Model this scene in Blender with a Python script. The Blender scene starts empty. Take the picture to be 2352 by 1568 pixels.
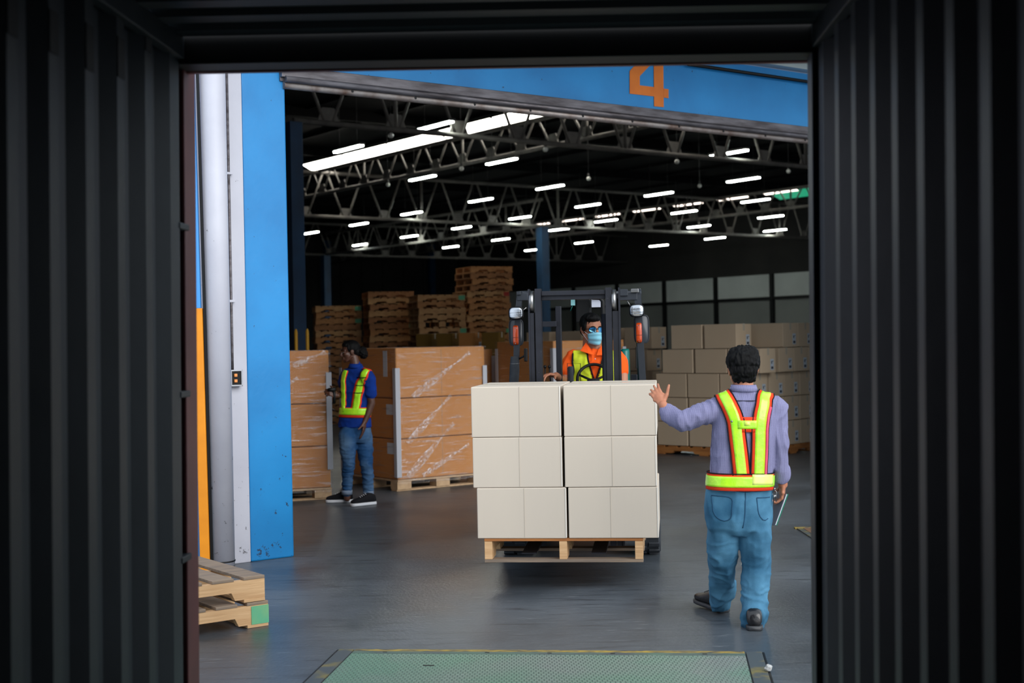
import bpy, bmesh, math, random
from mathutils import Vector, Matrix, noise
from mathutils.bvhtree import BVHTree
random.seed(7)
V = Vector
PI = math.pi
SC = bpy.context.scene
COL = SC.collection
# ---------------------------------------------------------------- camera
F = 3100.0
CAMZ = 1.70
ROLL = 0.020
RV = V((math.cos(ROLL), 0, -math.sin(ROLL)))
UV = V((math.sin(ROLL), 0, math.cos(ROLL)))
FV = V((0, 1, 0))
CO = V((0, 0, CAMZ))
cd = bpy.data.cameras.new('camera')
cam = bpy.data.objects.new('camera', cd)
COL.objects.link(cam)
cd.sensor_width = 36.0
cd.lens = F * 36.0 / 2352.0
cd.clip_start = 0.05
cd.clip_end = 500
cam.matrix_world = Matrix(((RV.x, UV.x, 0, 0), (RV.y, UV.y, -1, 0), (RV.z, UV.z, 0, CAMZ), (0, 0, 0, 1)))
cd.dof.use_dof = True
cd.dof.focus_distance = 9.0
cd.dof.aperture_fstop = 2.6
SC.camera = cam
SC.view_settings.view_transform = 'Standard'
SC.view_settings.look = 'None'
SC.view_settings.gamma = 1.0
SC.view_settings.use_curve_mapping = False
SC.view_settings.exposure = 0.40
# ---------------------------------------------------------------- daylight: overcast sky and a broad soft sun
w = bpy.data.worlds.new('overcast_sky')
SC.world = w
w.use_nodes = True
bg = w.node_tree.nodes['Background']
bg.inputs[0].default_value = (0.80, 0.90, 1.0, 1)
bg.inputs[1].default_value = 0.96
sd = bpy.data.lights.new('sun', 'SUN')
sd.energy = 2.1
sd.angle = math.radians(50)
sd.color = (1.0, 0.97, 0.93)
so = bpy.data.objects.new('sun', sd)
COL.objects.link(so)
so.rotation_euler = (V((-0.54, 0.70, -0.46))).to_track_quat('-Z', 'Y').to_euler()
SC.cycles.max_bounces = 8
SC.cycles.diffuse_bounces = 4
SC.cycles.transparent_max_bounces = 16
SC.cycles.sample_clamp_indirect = 4.0
SC.cycles.use_denoising = True

def P(px, py, d):
    return CO + FV * d + RV * ((px - 1176.0) / F * d) + UV * ((784.0 - py) / F * d)
def ray(px, py):
    return FV + RV * ((px - 1176.0) / F) + UV * ((784.0 - py) / F)
def G(px, py, z=0.0):
    r = ray(px, py)
    return CO + r * ((z - CAMZ) / r.z)
def onplane(px, py, p0, n):
    r = ray(px, py)
    return CO + r * ((p0 - CO).dot(n) / r.dot(n))
def px_of(p):
    q = p - CO
    return (1176 + F * q.dot(RV) / q.y, 784 - F * q.dot(UV) / q.y)
# ---------------------------------------------------------------- helpers
def lin(c):
    return tuple(((x / 255.0) / 12.92 if x <= 10 else ((x / 255.0 + 0.055) / 1.055) ** 2.4) for x in c)
def mat(name, c, rough=0.6, metal=0.0, c2=None, scale=4.0, stretch=(1, 1, 1), lo=0.35, hi=0.65, bump=0.0, bscale=None, bstretch=None,
        detail=5.0, spec=0.5, emit=None, strength=0.0, coat=0.0, spots=None, rvar=0.0, alpha=None):
    m = bpy.data.materials.new(name)
    m.use_nodes = True
    nt = m.node_tree
    N, L = nt.nodes, nt.links
    b = N['Principled BSDF']
    b.inputs['Base Color'].default_value = (*lin(c), 1)
    b.inputs['Roughness'].default_value = rough
    b.inputs['Metallic'].default_value = metal
    b.inputs['Specular IOR Level'].default_value = spec
    b.inputs['Coat Weight'].default_value = coat
    tc = N.new('ShaderNodeTexCoord')
    mp = N.new('ShaderNodeMapping')
    L.new(tc.outputs['Object'], mp.inputs[0])
    mp.inputs['Scale'].default_value = stretch
    if emit is not None:
        b.inputs['Emission Color'].default_value = (*lin(emit), 1)
        b.inputs['Emission Strength'].default_value = strength
    col_out = None
    if c2 is not None:
        n = N.new('ShaderNodeTexNoise')
        n.inputs['Scale'].default_value = scale
        n.inputs['Detail'].default_value = detail
        L.new(mp.outputs[0], n.inputs['Vector'])
        r = N.new('ShaderNodeValToRGB')
        r.color_ramp.elements[0].position = lo
        r.color_ramp.elements[1].position = hi
        r.color_ramp.elements[0].color = (*lin(c), 1)
        r.color_ramp.elements[1].color = (*lin(c2), 1)
        L.new(n.outputs[0], r.inputs[0])
        col_out = r.outputs[0]
        if rvar:
            mr = N.new('ShaderNodeMapRange')
            mr.inputs[1].default_value = lo; mr.inputs[2].default_value = hi
            mr.inputs[3].default_value = rough; mr.inputs[4].default_value = rough + rvar
            L.new(n.outputs[0], mr.inputs[0]); L.new(mr.outputs[0], b.inputs['Roughness'])
    if spots is not None:
        sc_, thr, cc, zmax = spots       # chips and dirt spots, denser near the ground
        n2 = N.new('ShaderNodeTexNoise'); n2.inputs['Scale'].default_value = sc_; n2.inputs['Detail'].default_value = 8
        n2.inputs['Roughness'].default_value = 0.7
        L.new(tc.outputs['Object'], n2.inputs['Vector'])
        sx = N.new('ShaderNodeSeparateXYZ'); L.new(tc.outputs['Object'], sx.inputs[0])
        zr = N.new('ShaderNodeMapRange'); zr.inputs[1].default_value = 0; zr.inputs[2].default_value = zmax
        zr.inputs[3].default_value = 0.075; zr.inputs[4].default_value = 0.0
        L.new(sx.outputs[2], zr.inputs[0])
        ad = N.new('ShaderNodeMath'); ad.operation = 'ADD'; L.new(n2.outputs[0], ad.inputs[0]); L.new(zr.outputs[0], ad.inputs[1])
        g = N.new('ShaderNodeMapRange'); g.inputs[1].default_value = thr; g.inputs[2].default_value = thr + 0.02
        L.new(ad.outputs[0], g.inputs[0])
        mx = N.new('ShaderNodeMixRGB'); L.new(g.outputs[0], mx.inputs[0])
        if col_out is not None: L.new(col_out, mx.inputs[1])
        else: mx.inputs[1].default_value = (*lin(c), 1)
        mx.inputs[2].default_value = (*lin(cc), 1)
        col_out = mx.outputs[0]
    if col_out is not None:
        L.new(col_out, b.inputs['Base Color'])
    if bump:
        n3 = N.new('ShaderNodeTexNoise'); n3.inputs['Scale'].default_value = bscale or scale * 3; n3.inputs['Detail'].default_value = 4
        mp2 = N.new('ShaderNodeMapping'); mp2.inputs['Scale'].default_value = bstretch or stretch
        L.new(tc.outputs['Object'], mp2.inputs[0]); L.new(mp2.outputs[0], n3.inputs['Vector'])
        bp = N.new('ShaderNodeBump'); bp.inputs['Strength'].default_value = bump; bp.inputs['Distance'].default_value = 0.02
        L.new(n3.outputs[0], bp.inputs['Height']); L.new(bp.outputs[0], b.inputs['Normal'])
    return m
TM = {}
def tag(o, label=None, cat=None, group=None, kind=None):
    if label: o['label'] = label
    if cat: o['category'] = cat
    if group: o['group'] = group
    if kind: o['kind'] = kind
    return o
def thing(name, label, cat, loc=(0, 0, 0), rz=0.0, group=None):
    o = bpy.data.objects.new(name, None)
    o.empty_display_size = 0.1
    COL.objects.link(o)
    o.location = loc
    o.rotation_euler = (0, 0, rz)
    TM[o.name] = Matrix.Translation(V(loc)) @ Matrix.Rotation(rz, 4, 'Z')
    return tag(o, label, cat, group)
def obj(name, bm, m, parent=None, smooth=False, world=False, mods=None):
    """links a bmesh as one object; with world=True the vertices are in world space"""
    if world and parent is not None:
        bm.transform(TM[parent.name].inverted())
    bmesh.ops.recalc_face_normals(bm, faces=bm.faces)
    me = bpy.data.meshes.new(name)
    bm.to_mesh(me); bm.free()
    for x in (m if isinstance(m, (list, tuple)) else [m]):
        me.materials.append(x)
    if smooth:
        for p in me.polygons: p.use_smooth = True
    o = bpy.data.objects.new(name, me)
    COL.objects.link(o)
    if parent is not None:
        o.parent = parent
        TM[o.name] = TM[parent.name]
    else:
        TM[o.name] = Matrix()
    return o
def struct(name, bm, m, smooth=False):
    o = obj(name, bm, m, None, smooth)
    o['kind'] = 'structure'
    return o
def copy_tree(o, parent=None):
    c = o.copy()
    COL.objects.link(c)
    if parent is not None: c.parent = parent
    for ch in list(o.children): copy_tree(ch, c)
    return c
def BM(): return bmesh.new()
def box(bm, c, s, M=None, bev=0.0, mi=0):
    """axis box centre c, full size s, optional matrix"""
    r = bmesh.ops.create_cube(bm, size=1.0)
    vs = r['verts']
    T = Matrix.Translation(V(c)) @ Matrix.Diagonal((s[0], s[1], s[2], 1))
    if M is not None: T = M @ T
    bmesh.ops.transform(bm, matrix=T, verts=vs)
    fs = set(f for v in vs for f in v.link_faces)
    for f in fs: f.material_index = mi
    if bev:
        es = list(set(e for v in vs for e in v.link_edges))
        bmesh.ops.bevel(bm, geom=es, offset=bev, segments=2, affect='EDGES', profile=0.5)
    return vs
def frame_axes(d):
    d = d.normalized()
    a = V((0, 0, 1)) if abs(d.z) < 0.9 else V((0, 1, 0))
    u = d.cross(a).normalized()
    return u, d.cross(u).normalized()
def tube(bm, pts, r, n=8, cap=True, mi=0):
    """round tube through points, r a number or a list"""
    pts = [V(p) for p in pts]
    rs = r if isinstance(r, (list, tuple)) else [r] * len(pts)
    rings = []
    u = None
    for i, p in enumerate(pts):
        d = (pts[min(i + 1, len(pts) - 1)] - pts[max(i - 1, 0)])
        if d.length < 1e-9: d = V((0, 0, 1))
        d.normalize()
        if u is None: u, v = frame_axes(d)
        else:
            u = (u - d * u.dot(d))
            if u.length < 1e-6: u, _ = frame_axes(d)
            u.normalize()
        v = d.cross(u)
        rings.append([bm.verts.new(p + (u * math.cos(2 * PI * k / n) + v * math.sin(2 * PI * k / n)) * rs[i]) for k in range(n)])
    for a, b in zip(rings, rings[1:]):
        for k in range(n):
            f = bm.faces.new((a[k], a[(k + 1) % n], b[(k + 1) % n], b[k])); f.material_index = mi; f.smooth = True
    if cap:
        bm.faces.new(rings[0]).material_index = mi
        bm.faces.new(rings[-1][::-1]).material_index = mi
def prism(bm, pts, off, mi=0):
    """closed polygon of 3D points extruded by vector off"""
    a = [bm.verts.new(V(p)) for p in pts]
    b = [bm.verts.new(V(p) + V(off)) for p in pts]
    bm.faces.new(a).material_index = mi
    bm.faces.new(b[::-1]).material_index = mi
    n = len(a)
    for i in range(n):
        bm.faces.new((a[i], b[i], b[(i + 1) % n], a[(i + 1) % n])).material_index = mi
def quad(bm, a, b, c, d, mi=0):
    f = bm.faces.new([bm.verts.new(V(x)) for x in (a, b, c, d)]); f.material_index = mi
    return f
def cyl(bm, p0, p1, r, n=24, mi=0): tube(bm, [p0, p1], r, n, True, mi)
def loft(bm, rings, cap=True, mi=0):
    vs = [[bm.verts.new(p) for p in r] for r in rings]
    n = len(vs[0])
    for a, b in zip(vs, vs[1:]):
        for k in range(n):
            bm.faces.new((a[k], a[(k + 1) % n], b[(k + 1) % n], b[k])).material_index = mi
    if cap:
        bm.faces.new(vs[0]).material_index = mi
        bm.faces.new(vs[-1][::-1]).material_index = mi
def oval(c, u, v, n=24, p=2.0):
    out = []
    for k in range(n):
        t = 2 * PI * k / n
        cs, sn = math.cos(t), math.sin(t)
        out.append(V(c) + V(u) * (math.copysign(abs(cs) ** (2 / p), cs)) + V(v) * (math.copysign(abs(sn) ** (2 / p), sn)))
    return out
# ---------------------------------------------------------------- building frame
AN = math.radians(53.5)
A = V((math.sin(AN), math.cos(AN), 0))       # along the door wall, receding to the right
B = V((-math.cos(AN), math.sin(AN), 0))      # into the warehouse, receding to the left
Z = V((0, 0, 1))
K = G(676, 1278)                              # door-side corner of the blue pillar
QK, PK = K.dot(A), K.dot(B)
def W(q, p, z): return A * q + B * p + Z * z
MW = Matrix((( A.x, B.x, 0, 0), (A.y, B.y, 0, 0), (0, 0, 1, 0), (0, 0, 0, 1)))
def wbox(bm, q0, q1, p0, p1, z0, z1, bev=0.0, mi=0):
    return box(bm, ((q0 + q1) / 2, (p0 + p1) / 2, (z0 + z1) / 2), (abs(q1 - q0), abs(p1 - p0), abs(z1 - z0)), MW, bev, mi)
P1, P2, P3, P4 = 22.7, 39.2, 55.7, 72.2
QR = 49.2
QL = -9.0
# ---------------------------------------------------------------- materials
M = {}
M['floor'] = mat('sealed_concrete', (62, 68, 74), 0.33, c2=(88, 95, 102), scale=0.9, stretch=(1, 1, 1), bump=0.12, bscale=40, detail=9, rvar=0.10, spots=None)
def scuff_floor(m):
    nt = m.node_tree; N, L = nt.nodes, nt.links
    b = N['Principled BSDF']; src = b.inputs['Base Color'].links[0].from_socket
    tc = N.new('ShaderNodeTexCoord')
    prev = src
    for (sx, sy, rot, sc_, thr, col, amt) in ((0.35, 2.6, 0.15, 5.0, 0.54, (44, 48, 54), .85), (0.5, 3.5, -0.1, 9.0, 0.58, (138, 144, 148), .6), (1, 1, 0, 0.5, 0.52, (62, 66, 72), .7)):
        mp = N.new('ShaderNodeMapping'); mp.inputs['Scale'].default_value = (sx, sy, 1); mp.inputs['Rotation'].default_value = (0, 0, rot)
        L.new(tc.outputs['Object'], mp.inputs[0])
        n = N.new('ShaderNodeTexNoise'); n.inputs['Scale'].default_value = sc_; n.inputs['Detail'].default_value = 9; n.inputs['Roughness'].default_value = .65
        L.new(mp.outputs[0], n.inputs['Vector'])
        g = N.new('ShaderNodeMapRange'); g.inputs[1].default_value = thr; g.inputs[2].default_value = thr + .12; g.inputs[4].default_value = amt
        L.new(n.outputs[0], g.inputs[0])
        mx = N.new('ShaderNodeMixRGB'); L.new(g.outputs[0], mx.inputs[0]); L.new(prev, mx.inputs[1]); mx.inputs[2].default_value = (*lin(col), 1)
        prev = mx.outputs[0]
    L.new(prev, b.inputs['Base Color'])
scuff_floor(M['floor'])
M['blue'] = mat('blue_wall_paint', (14, 120, 184), 0.45, c2=(22, 134, 200), scale=1.6, bump=0.05, bscale=25, spots=(13.0, 0.668, (34, 60, 92), 1.4))
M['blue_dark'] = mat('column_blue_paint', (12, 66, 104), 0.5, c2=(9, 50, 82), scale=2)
M['white'] = mat('white_wall_paint', (190, 191, 202), 0.5, c2=(180, 181, 193), scale=2.5, bump=0.05, bscale=30, spots=(15.0, 0.68, (96, 96, 102), 1.4))
M['orange_paint'] = mat('orange_paint', (240, 150, 24), 0.5, c2=(228, 140, 20), scale=6)
M['number_orange'] = mat('number_paint', (222, 118, 20), 0.55, c2=(208, 106, 16), scale=5)
M['track'] = mat('galvanised_track', (112, 108, 112), 0.42, 0.6, c2=(70, 64, 66), scale=3, stretch=(1, 1, 6), bump=0.1, bscale=20)
M['track2'] = mat('galvanised_rust', (150, 142, 138), 0.45, 0.5, c2=(96, 70, 56), scale=5, lo=.4, hi=.75, bump=0.15, bscale=30)
M['canopy'] = mat('canopy_sheet', (196, 204, 200), 0.4, 0.3)
M['steel'] = mat('truss_steel', (114, 110, 104), 0.65, 0.0, c2=(94, 90, 86), scale=4)
M['darkwall'] = mat('dark_cladding', (48, 46, 44), 0.8, c2=(36, 35, 34), scale=0.6)
M['roof'] = mat('dark_roof', (17, 17, 18), 0.9, spec=.1)
M['panel'] = mat('grey_panel', (134, 136, 134), 0.6, c2=(124, 126, 125), scale=0.4)
M['panel_light'] = mat('light_panel', (205, 210, 208), 0.55, c2=(190, 195, 194), scale=0.5)
M['black'] = mat('black_paint', (13, 14, 16), 0.5, spec=.3)
M['lamp'] = mat('lit_tube', (255, 255, 250), 0.5, emit=(245, 255, 246), strength=44)
M['sky_panel'] = mat('skylight_sheet', (250, 250, 245), 0.5, emit=(255, 250, 238), strength=9)
M['green_panel'] = mat('green_skylight', (40, 160, 120), 0.5, emit=(50, 200, 150), strength=0.38)
M['container'] = mat('container_steel', (47, 54, 59), 0.5, c2=(38, 45, 49), scale=3, spec=.35, bump=0.05, bscale=12)
M['container_black'] = mat('container_flat_black', (14, 15, 17), 0.6)
M['maroon'] = mat('maroon_paint', (112, 52, 50), 0.5, c2=(98, 44, 44), scale=5)
M['stencil'] = mat('stencil_paint', (12, 13, 14), 0.7)
# ---------------------------------------------------------------- floor and building shell
bm = BM()
quad(bm, (-26, 5.24, 0), (60, 5.24, 0), (60, 125, 0), (-60, 125, 0))
struct('floor', bm, M['floor'])
# door wall: pillar block, wall to its left, lintel wall over the door, wall beyond the door
DW = 8.6           # door width along A
ZD = 3.93          # underside of the lintel
ZT = 4.55          # top of the blue wall
tb = -(K - onplane(577, 1292, K, B)).length          # blue | white edge
tw = -(K - onplane(492, 1290, K, B)).length + .25
bm = BM(); wbox(bm, QK + tb, QK, PK, PK + .5, 0, ZT, .012)
struct('pillar_blue', bm, M['blue'])
bm = BM(); wbox(bm, QK + tw - .25, QK + tb - .001, PK, PK + .5, 0, ZT, .006)
struct('pillar_white', bm, M['white'])
bm = BM(); wbox(bm, QK - 16, QK + tw - .25, PK + .42, PK + .6, 0, ZT + 3)
wbox(bm, QK + tw - .25, QK, PK + .14, PK + .4, ZT, ZT + 3)
struct('wall_outer_west', bm, M['white'])
bm = BM(); wbox(bm, QK + DW, QK + 34, PK, PK + .4, 0, ZT + 3)
struct('wall_outer_east', bm, M['white'])
bm = BM(); wbox(bm, QK - .001, QK + DW, PK + .06, PK + .4, ZD, ZT)
struct('wall_over_door', bm, M['blue'])
bm = BM(); wbox(bm, QK - 0.1, QK + DW, PK + .14, PK + .4, ZT, ZT + 3)
struct('wall_upper', bm, M['white'])
bm = BM(); wbox(bm, QL - .3, QL, PK + .3, P4, 0, 8.2)
struct('wall_left', bm, M['darkwall'])
bm = BM(); wbox(bm, QL, QR + .3, P4, P4 + .3, 0, 8.2)
for k in range(40):                              # cladding ribs
    wbox(bm, QL + 1.5 * k, QL + 1.5 * k + .12, P4 - .08, P4, 0, 8.2)
for zz in (2.2, 4.2, 5.6, 7.0): wbox(bm, QL, QR, P4 - .12, P4 - .04, zz, zz + .12)
struct('wall_back', bm, M['darkwall'])
bm = BM(); wbox(bm, QR, QR + .3, PK, P4, 0, 8.2)
struct('wall_right', bm, M['darkwall'])
bm = BM()
n = 0
pp = PK + 1.0
while pp < P4 - 4:
    wbox(bm, QR - .10, QR - .002, pp + .12, pp + 3.68, 0.0, 3.55, mi=0)
    wbox(bm, QR - .13, QR - .002, pp + .12, pp + 3.68, 3.62, 4.72, mi=1)
    pp += 3.8
struct('wall_right_panels', bm, [M['panel'], M['panel_light']])
bm = BM(); wbox(bm, QR - .22, QR - .13, PK + 1, P4, 3.48, 3.62)
pp = PK + 1.0
while pp < P4:
    wbox(bm, QR - .25, QR - .02, pp - .1, pp + .1, 0, 4.72); pp += 3.8
struct('trim_1', bm, M['black'])
bm = BM()
wbox(bm, QL - .3, QR + .3, PK + .1, P4 + .3, 8.2, 8.4)
for k in range(10):
    wbox(bm, QL, QR, PK + 3 + k * 6.6, PK + 3.12 + k * 6.6, 7.9, 8.2)
for k in range(24):
    wbox(bm, QL + k * 2.4, QL + k * 2.4 + .08, PK + .5, P4, 8.1, 8.2)
struct('ceiling', bm, M['roof'])
# door track under the lintel
tr = thing('door_track', 'grey rolling door track running along the underside of the blue lintel', 'door track', tuple(W(QK, PK, 3.79)))
for nm, (p0, p1, z0, z1, mt) in {'track_housing': (-.05, .10, 3.86, 3.95, 'track'), 'track_channel': (-.02, .12, 3.83, 3.862, 'track')}.items():
    bm = BM(); wbox(bm, QK - .05, QK + DW, PK + p0, PK + p1, z0, z1, .004); obj(nm, bm, M[mt], tr, world=True)
for (p, z, r, mt) in ((-.045, 3.845, .028, 'track'), (-.01, 3.80, .030, 'track2')):
    bm = BM(); cyl(bm, W(QK - .02, PK + p, z), W(QK + DW, PK + p, z), r, 12, 0); obj('track_rail', bm, M[mt], tr, world=True)
for k in range(12):
    bm = BM(); q = QK + .6 + k * .62
    cyl(bm, W(q, PK - .045, 3.805), W(q, PK - .033, 3.805), .011, 8); obj('bolt', bm, M['black'], tr, world=True)
# number four painted on the lintel
pw = W(QK, PK + .056, 0)
def wp(px, py): return onplane(px, py, pw, B)
bm = BM()
outl = [(1446, 164), (1446, 215), (1502, 221.5), (1502, 244), (1524, 246), (1524, 224), (1535, 225.5), (1535, 205), (1524, 203.5), (1522.5, 103), (1500, 103)]
for poly in ([(1446, 163), (1446, 215), (1469, 217.7), (1469, 175)], [(1469, 196), (1469, 217.7), (1502, 221.5), (1502, 200)],
             [(1502, 244), (1524, 246), (1522.5, 103), (1501, 103)], [(1524, 203.5), (1524, 224), (1535, 225.5), (1535, 205)],
             [(1446, 163), (1469, 175), (1501, 141), (1501, 103)]):
    prism(bm, [wp(*c) for c in poly], -B * .004)
tag(obj('painted_number', bm, M['number_orange']), 'orange number 4 painted on the blue lintel above the door', 'number')
# canopy above the lintel
bm = BM()
for k in range(9):
    p0, z0 = PK + .1 - k * .30, ZT + .02 + k * .035
    prism(bm, [W(QK - .1, p0, z0), W(QK - .1, p0 - .14, z0 + .0), W(QK - .1, p0 - .18, z0 + .07), W(QK - .1, p0 - .30, z0 + .07), W(QK - .1, p0 - .30, z0 + .085), W(QK - .1, p0, z0 + .085)], A * (DW + 1))
tag(obj('door_canopy', bm, M['canopy']), 'ribbed pale metal canopy just above the blue lintel', 'canopy')
bm = BM()
qa, qb = 4.6, DW - .1
tube(bm, [W(QK + 4.5, PK - .0, ZT - .10), W(QK + qb, PK - .0, ZT - .10)], .018, 8)
tag(obj('lintel_conduit', bm, M['black']), 'thin dark cable pipe fixed along the top of the blue lintel', 'pipe')
# white downpipe, electric conduit and switch box on the white pillar face
c0 = onplane(510, 1290, W(QK, PK - .13, 0), B)
bm = BM(); cyl(bm, (c0.x, c0.y, 0), (c0.x, c0.y, ZT + .4), .098, 32)
dp = thing('downpipe', 'fat white painted downpipe running up the white pillar', 'pipe', (c0.x, c0.y, 0))
obj('pipe', bm, M['white'], dp, True, world=True)
bm = BM(); cyl(bm, (c0.x, c0.y, .055), (c0.x, c0.y, .065), .1025, 32, 0); obj('joint_ring', bm, M['black'], dp, world=True)
bx = onplane(541, 868, W(QK, PK - .04, 0), B)
sw = thing('switch_box', 'small grey metal switch box with orange buttons on the white pillar', 'switch box', tuple(bx))
qb_, pb_, zb_ = bx.dot(A), bx.dot(B), bx.z
bm = BM(); wbox(bm, qb_ - .055, qb_ + .055, pb_ - .0, pb_ + .042, zb_ - .065, zb_ + .065, .004); obj('housing', bm, M['track'], sw, world=True)
bm = BM()
for (a0, a1, z0, z1) in ((-.055, .055, .053, .065), (-.055, .055, -.065, -.053), (-.055, -.035, -.065, .065), (.043, .055, -.065, .065)):
    wbox(bm, qb_ + a0, qb_ + a1, pb_ - .014, pb_, zb_ + z0, zb_ + z1, .002)
obj('front_frame', bm, mat('bright_metal', (190, 192, 198), .3, .8), sw, world=True)
bm = BM(); wbox(bm, qb_ - .035, qb_ + .043, pb_ - .004, pb_ - .0005, zb_ - .053, zb_ + .053); obj('cover_plate', bm, M['black'], sw, world=True)
MB_ = mat('orange_button', (235, 150, 80), .4)
for zz in (.022, -.022):
    bm = BM(); wbox(bm, qb_ - .016, qb_ + .010, pb_ - .016, pb_ - .004, zb_ + zz - .012, zb_ + zz + .012, .003); obj('button', bm, MB_, sw, world=True)
q2 = onplane(536, 840, W(QK, PK, 0), B).dot(A)
bm = BM(); tube(bm, [W(qb_ - .015, PK - .02, zb_ + .065), W(qb_ - .015, PK - .02, zb_ + .2), W(qb_ - .015, PK - .02, ZT)], .011, 8)
cn = thing('wall_conduit', 'thin grey conduit rising from the switch box up the white pillar', 'pipe', tuple(W(qb_, PK - .02, zb_ + .065)))
obj('pipe', bm, M['track'], cn, world=True)
for zz in (2.05, 3.05):
    bm = BM(); wbox(bm, qb_ - .045, qb_ + .015, PK - .034, PK, zz, zz + .02, .003); obj('clip', bm, M['white'], cn, world=True)
# orange and blue guard post at the far edge of the white pillar
g0 = P(472, 1286, 10.28); g0.z = 0
gp = thing('guard_post', 'narrow steel post painted orange below and blue above, beside the downpipe', 'post', tuple(g0))
gp.rotation_euler[1] = -.010
M['post_blue'] = mat('post_blue', (70, 150, 225), .5)
bm = BM(); box(bm, (0, 0, 1.0), (.072, .05, 2.0), None, .004); obj('orange_section', bm, M['orange_paint'], gp)
bm = BM(); box(bm, (-.006, 0, 3.3), (.060, .045, 2.6), None, .004); obj('blue_section', bm, M['post_blue'], gp)
bm = BM(); box(bm, (.048, .012, 2.3), (.018, .03, 4.6)); obj('gap_shade_strip', bm, M['black'], gp)  # shade of the gap next to the downpipe, drawn as a black strip
bm = BM(); box(bm, (-.052, .02, 2.3), (.03, .03, 4.6)); obj('back_strip', bm, M['post_blue'], gp)
# ---------------------------------------------------------------- shipping container
CA = math.radians(3.0)
Cd = V((math.sin(CA), math.cos(CA), 0)); Cr = V((math.cos(CA), -math.sin(CA), 0))
CT = Matrix.Rotation(0.0125, 4, Cd)
MC = CT @ Matrix(((Cr.x, Cd.x, 0, 0), (Cr.y, Cd.y, 0, 0), (0, 0, 1, 0), (0, 0, 0, 1)))
MC = Matrix.Translation(CO) @ MC        # local: x right, y along, z up from the camera height
ct = thing('shipping_container', 'dark corrugated steel shipping container framing the view on all sides', 'container', (0, 1, 0.04))
pL, pR = P(415, 784, 5.0), P(1870, 784, 5.0)
inv = MC.inverted()
xl, xr = (inv @ pL).x, (inv @ pR).x
YE = (inv @ pL).y
ZC, ZF = 1.125, -1.62
def corr(xin, sgn):
    """corrugated side wall: trapezoid ribs along y"""
    prof = []
    y = YE - .04
    pit, dep, fl = .278, .036, .07
    prof.append((xin, YE)); prof.append((xin, y))
    while y > -5.5:
        prof += [(xin, y - fl), (xin + sgn * dep, y - fl - .068), (xin + sgn * dep, y - fl - .068 - fl), (xin, y - pit)]
        y -= pit
    b = BM()
    n = len(prof)
    lo = [b.verts.new(MC @ V((x, yy, ZF))) for x, yy in prof]
    hi = [b.verts.new(MC @ V((x, yy, ZC))) for x, yy in prof]
    for i in range(n - 1): b.faces.new((lo[i], lo[i + 1], hi[i + 1], hi[i]))
    lo2 = [b.verts.new(MC @ V((x + sgn * .012, yy, ZF))) for x, yy in prof]
    hi2 = [b.verts.new(MC @ V((x + sgn * .012, yy, ZC))) for x, yy in prof]
    for i in range(n - 1): b.faces.new((lo2[i], hi2[i], hi2[i + 1], lo2[i + 1]))
    b.faces.new((lo[0], hi[0], hi2[0], lo2[0])); b.faces.new((lo[-1], lo2[-1], hi2[-1], hi[-1]))
    return b
def cbox(b, x0, x1, y0, y1, z0, z1, bev=0, mi=0):
    return box(b, ((x0 + x1) / 2, (y0 + y1) / 2, (z0 + z1) / 2), (abs(x1 - x0), abs(y1 - y0), abs(z1 - z0)), MC, bev, mi)
obj('side_wall', corr(xl, -1), M['container'], ct, world=True)
obj('side_wall', corr(xr, 1), M['container'], ct, world=True)
b = BM(); prof = []; y = YE - .02
while y > -5.6:
    prof += [(y, 0), (y - .09, 0), (y - .11, .022), (y - .19, .022)]; y -= .21
lo = [b.verts.new(MC @ V((xl - .05, yy, ZC + .005 + zz))) for yy, zz in prof]
hi = [b.verts.new(MC @ V((xr + .05, yy, ZC + .005 + zz))) for yy, zz in prof]
lo2 = [b.verts.new(MC @ V((xl - .05, yy, ZC + .02 + zz))) for yy, zz in prof]
hi2 = [b.verts.new(MC @ V((xr + .05, yy, ZC + .02 + zz))) for yy, zz in prof]
for i in range(len(prof) - 1):
    b.faces.new((lo[i], lo[i + 1], hi[i + 1], hi[i])); b.faces.new((lo2[i], hi2[i], hi2[i + 1], lo2[i + 1]))
obj('roof_sheet', b, M['container'], ct, world=True)
for x0, x1 in ((xl - .02, xl + .022), (xr - .022, xr + .02)):
    b = BM(); cbox(b, x0, x1, -5.5, YE + .02, ZC - .075, ZC + .01, .004); obj('top_rail', b, M['container'], ct, world=True)
b = BM(); cbox(b, xl - .06, xr + .06, -5.6, YE + .15, ZF - .12, ZF); obj('floor_boards', b, mat('container_floor', (70, 55, 42), .6, c2=(56, 44, 34), scale=3, stretch=(8, 1, 1)), ct, world=True)
b = BM(); cbox(b, xl - .06, xr + .06, -5.6, -5.5, ZF, ZC + .05); obj('end_wall', b, M['container'], ct, world=True)
zh0, zh1 = (inv @ P(450, 166, 5.1)).z, (inv @ P(1858, 143, 5.1)).z
ZH = (zh0 + zh1) / 2
b = BM(); cbox(b, xl - .03, xr + .03, YE, YE + .14, ZH, ZC + .08, .006); obj('door_header', b, M['container_black'], ct, world=True)
b = BM(); cbox(b, xl - .04, xr + .04, YE + .14, YE + .17, ZH - .005, ZC + .08, .004); obj('header_lip', b, M['maroon'], ct, world=True)
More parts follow.
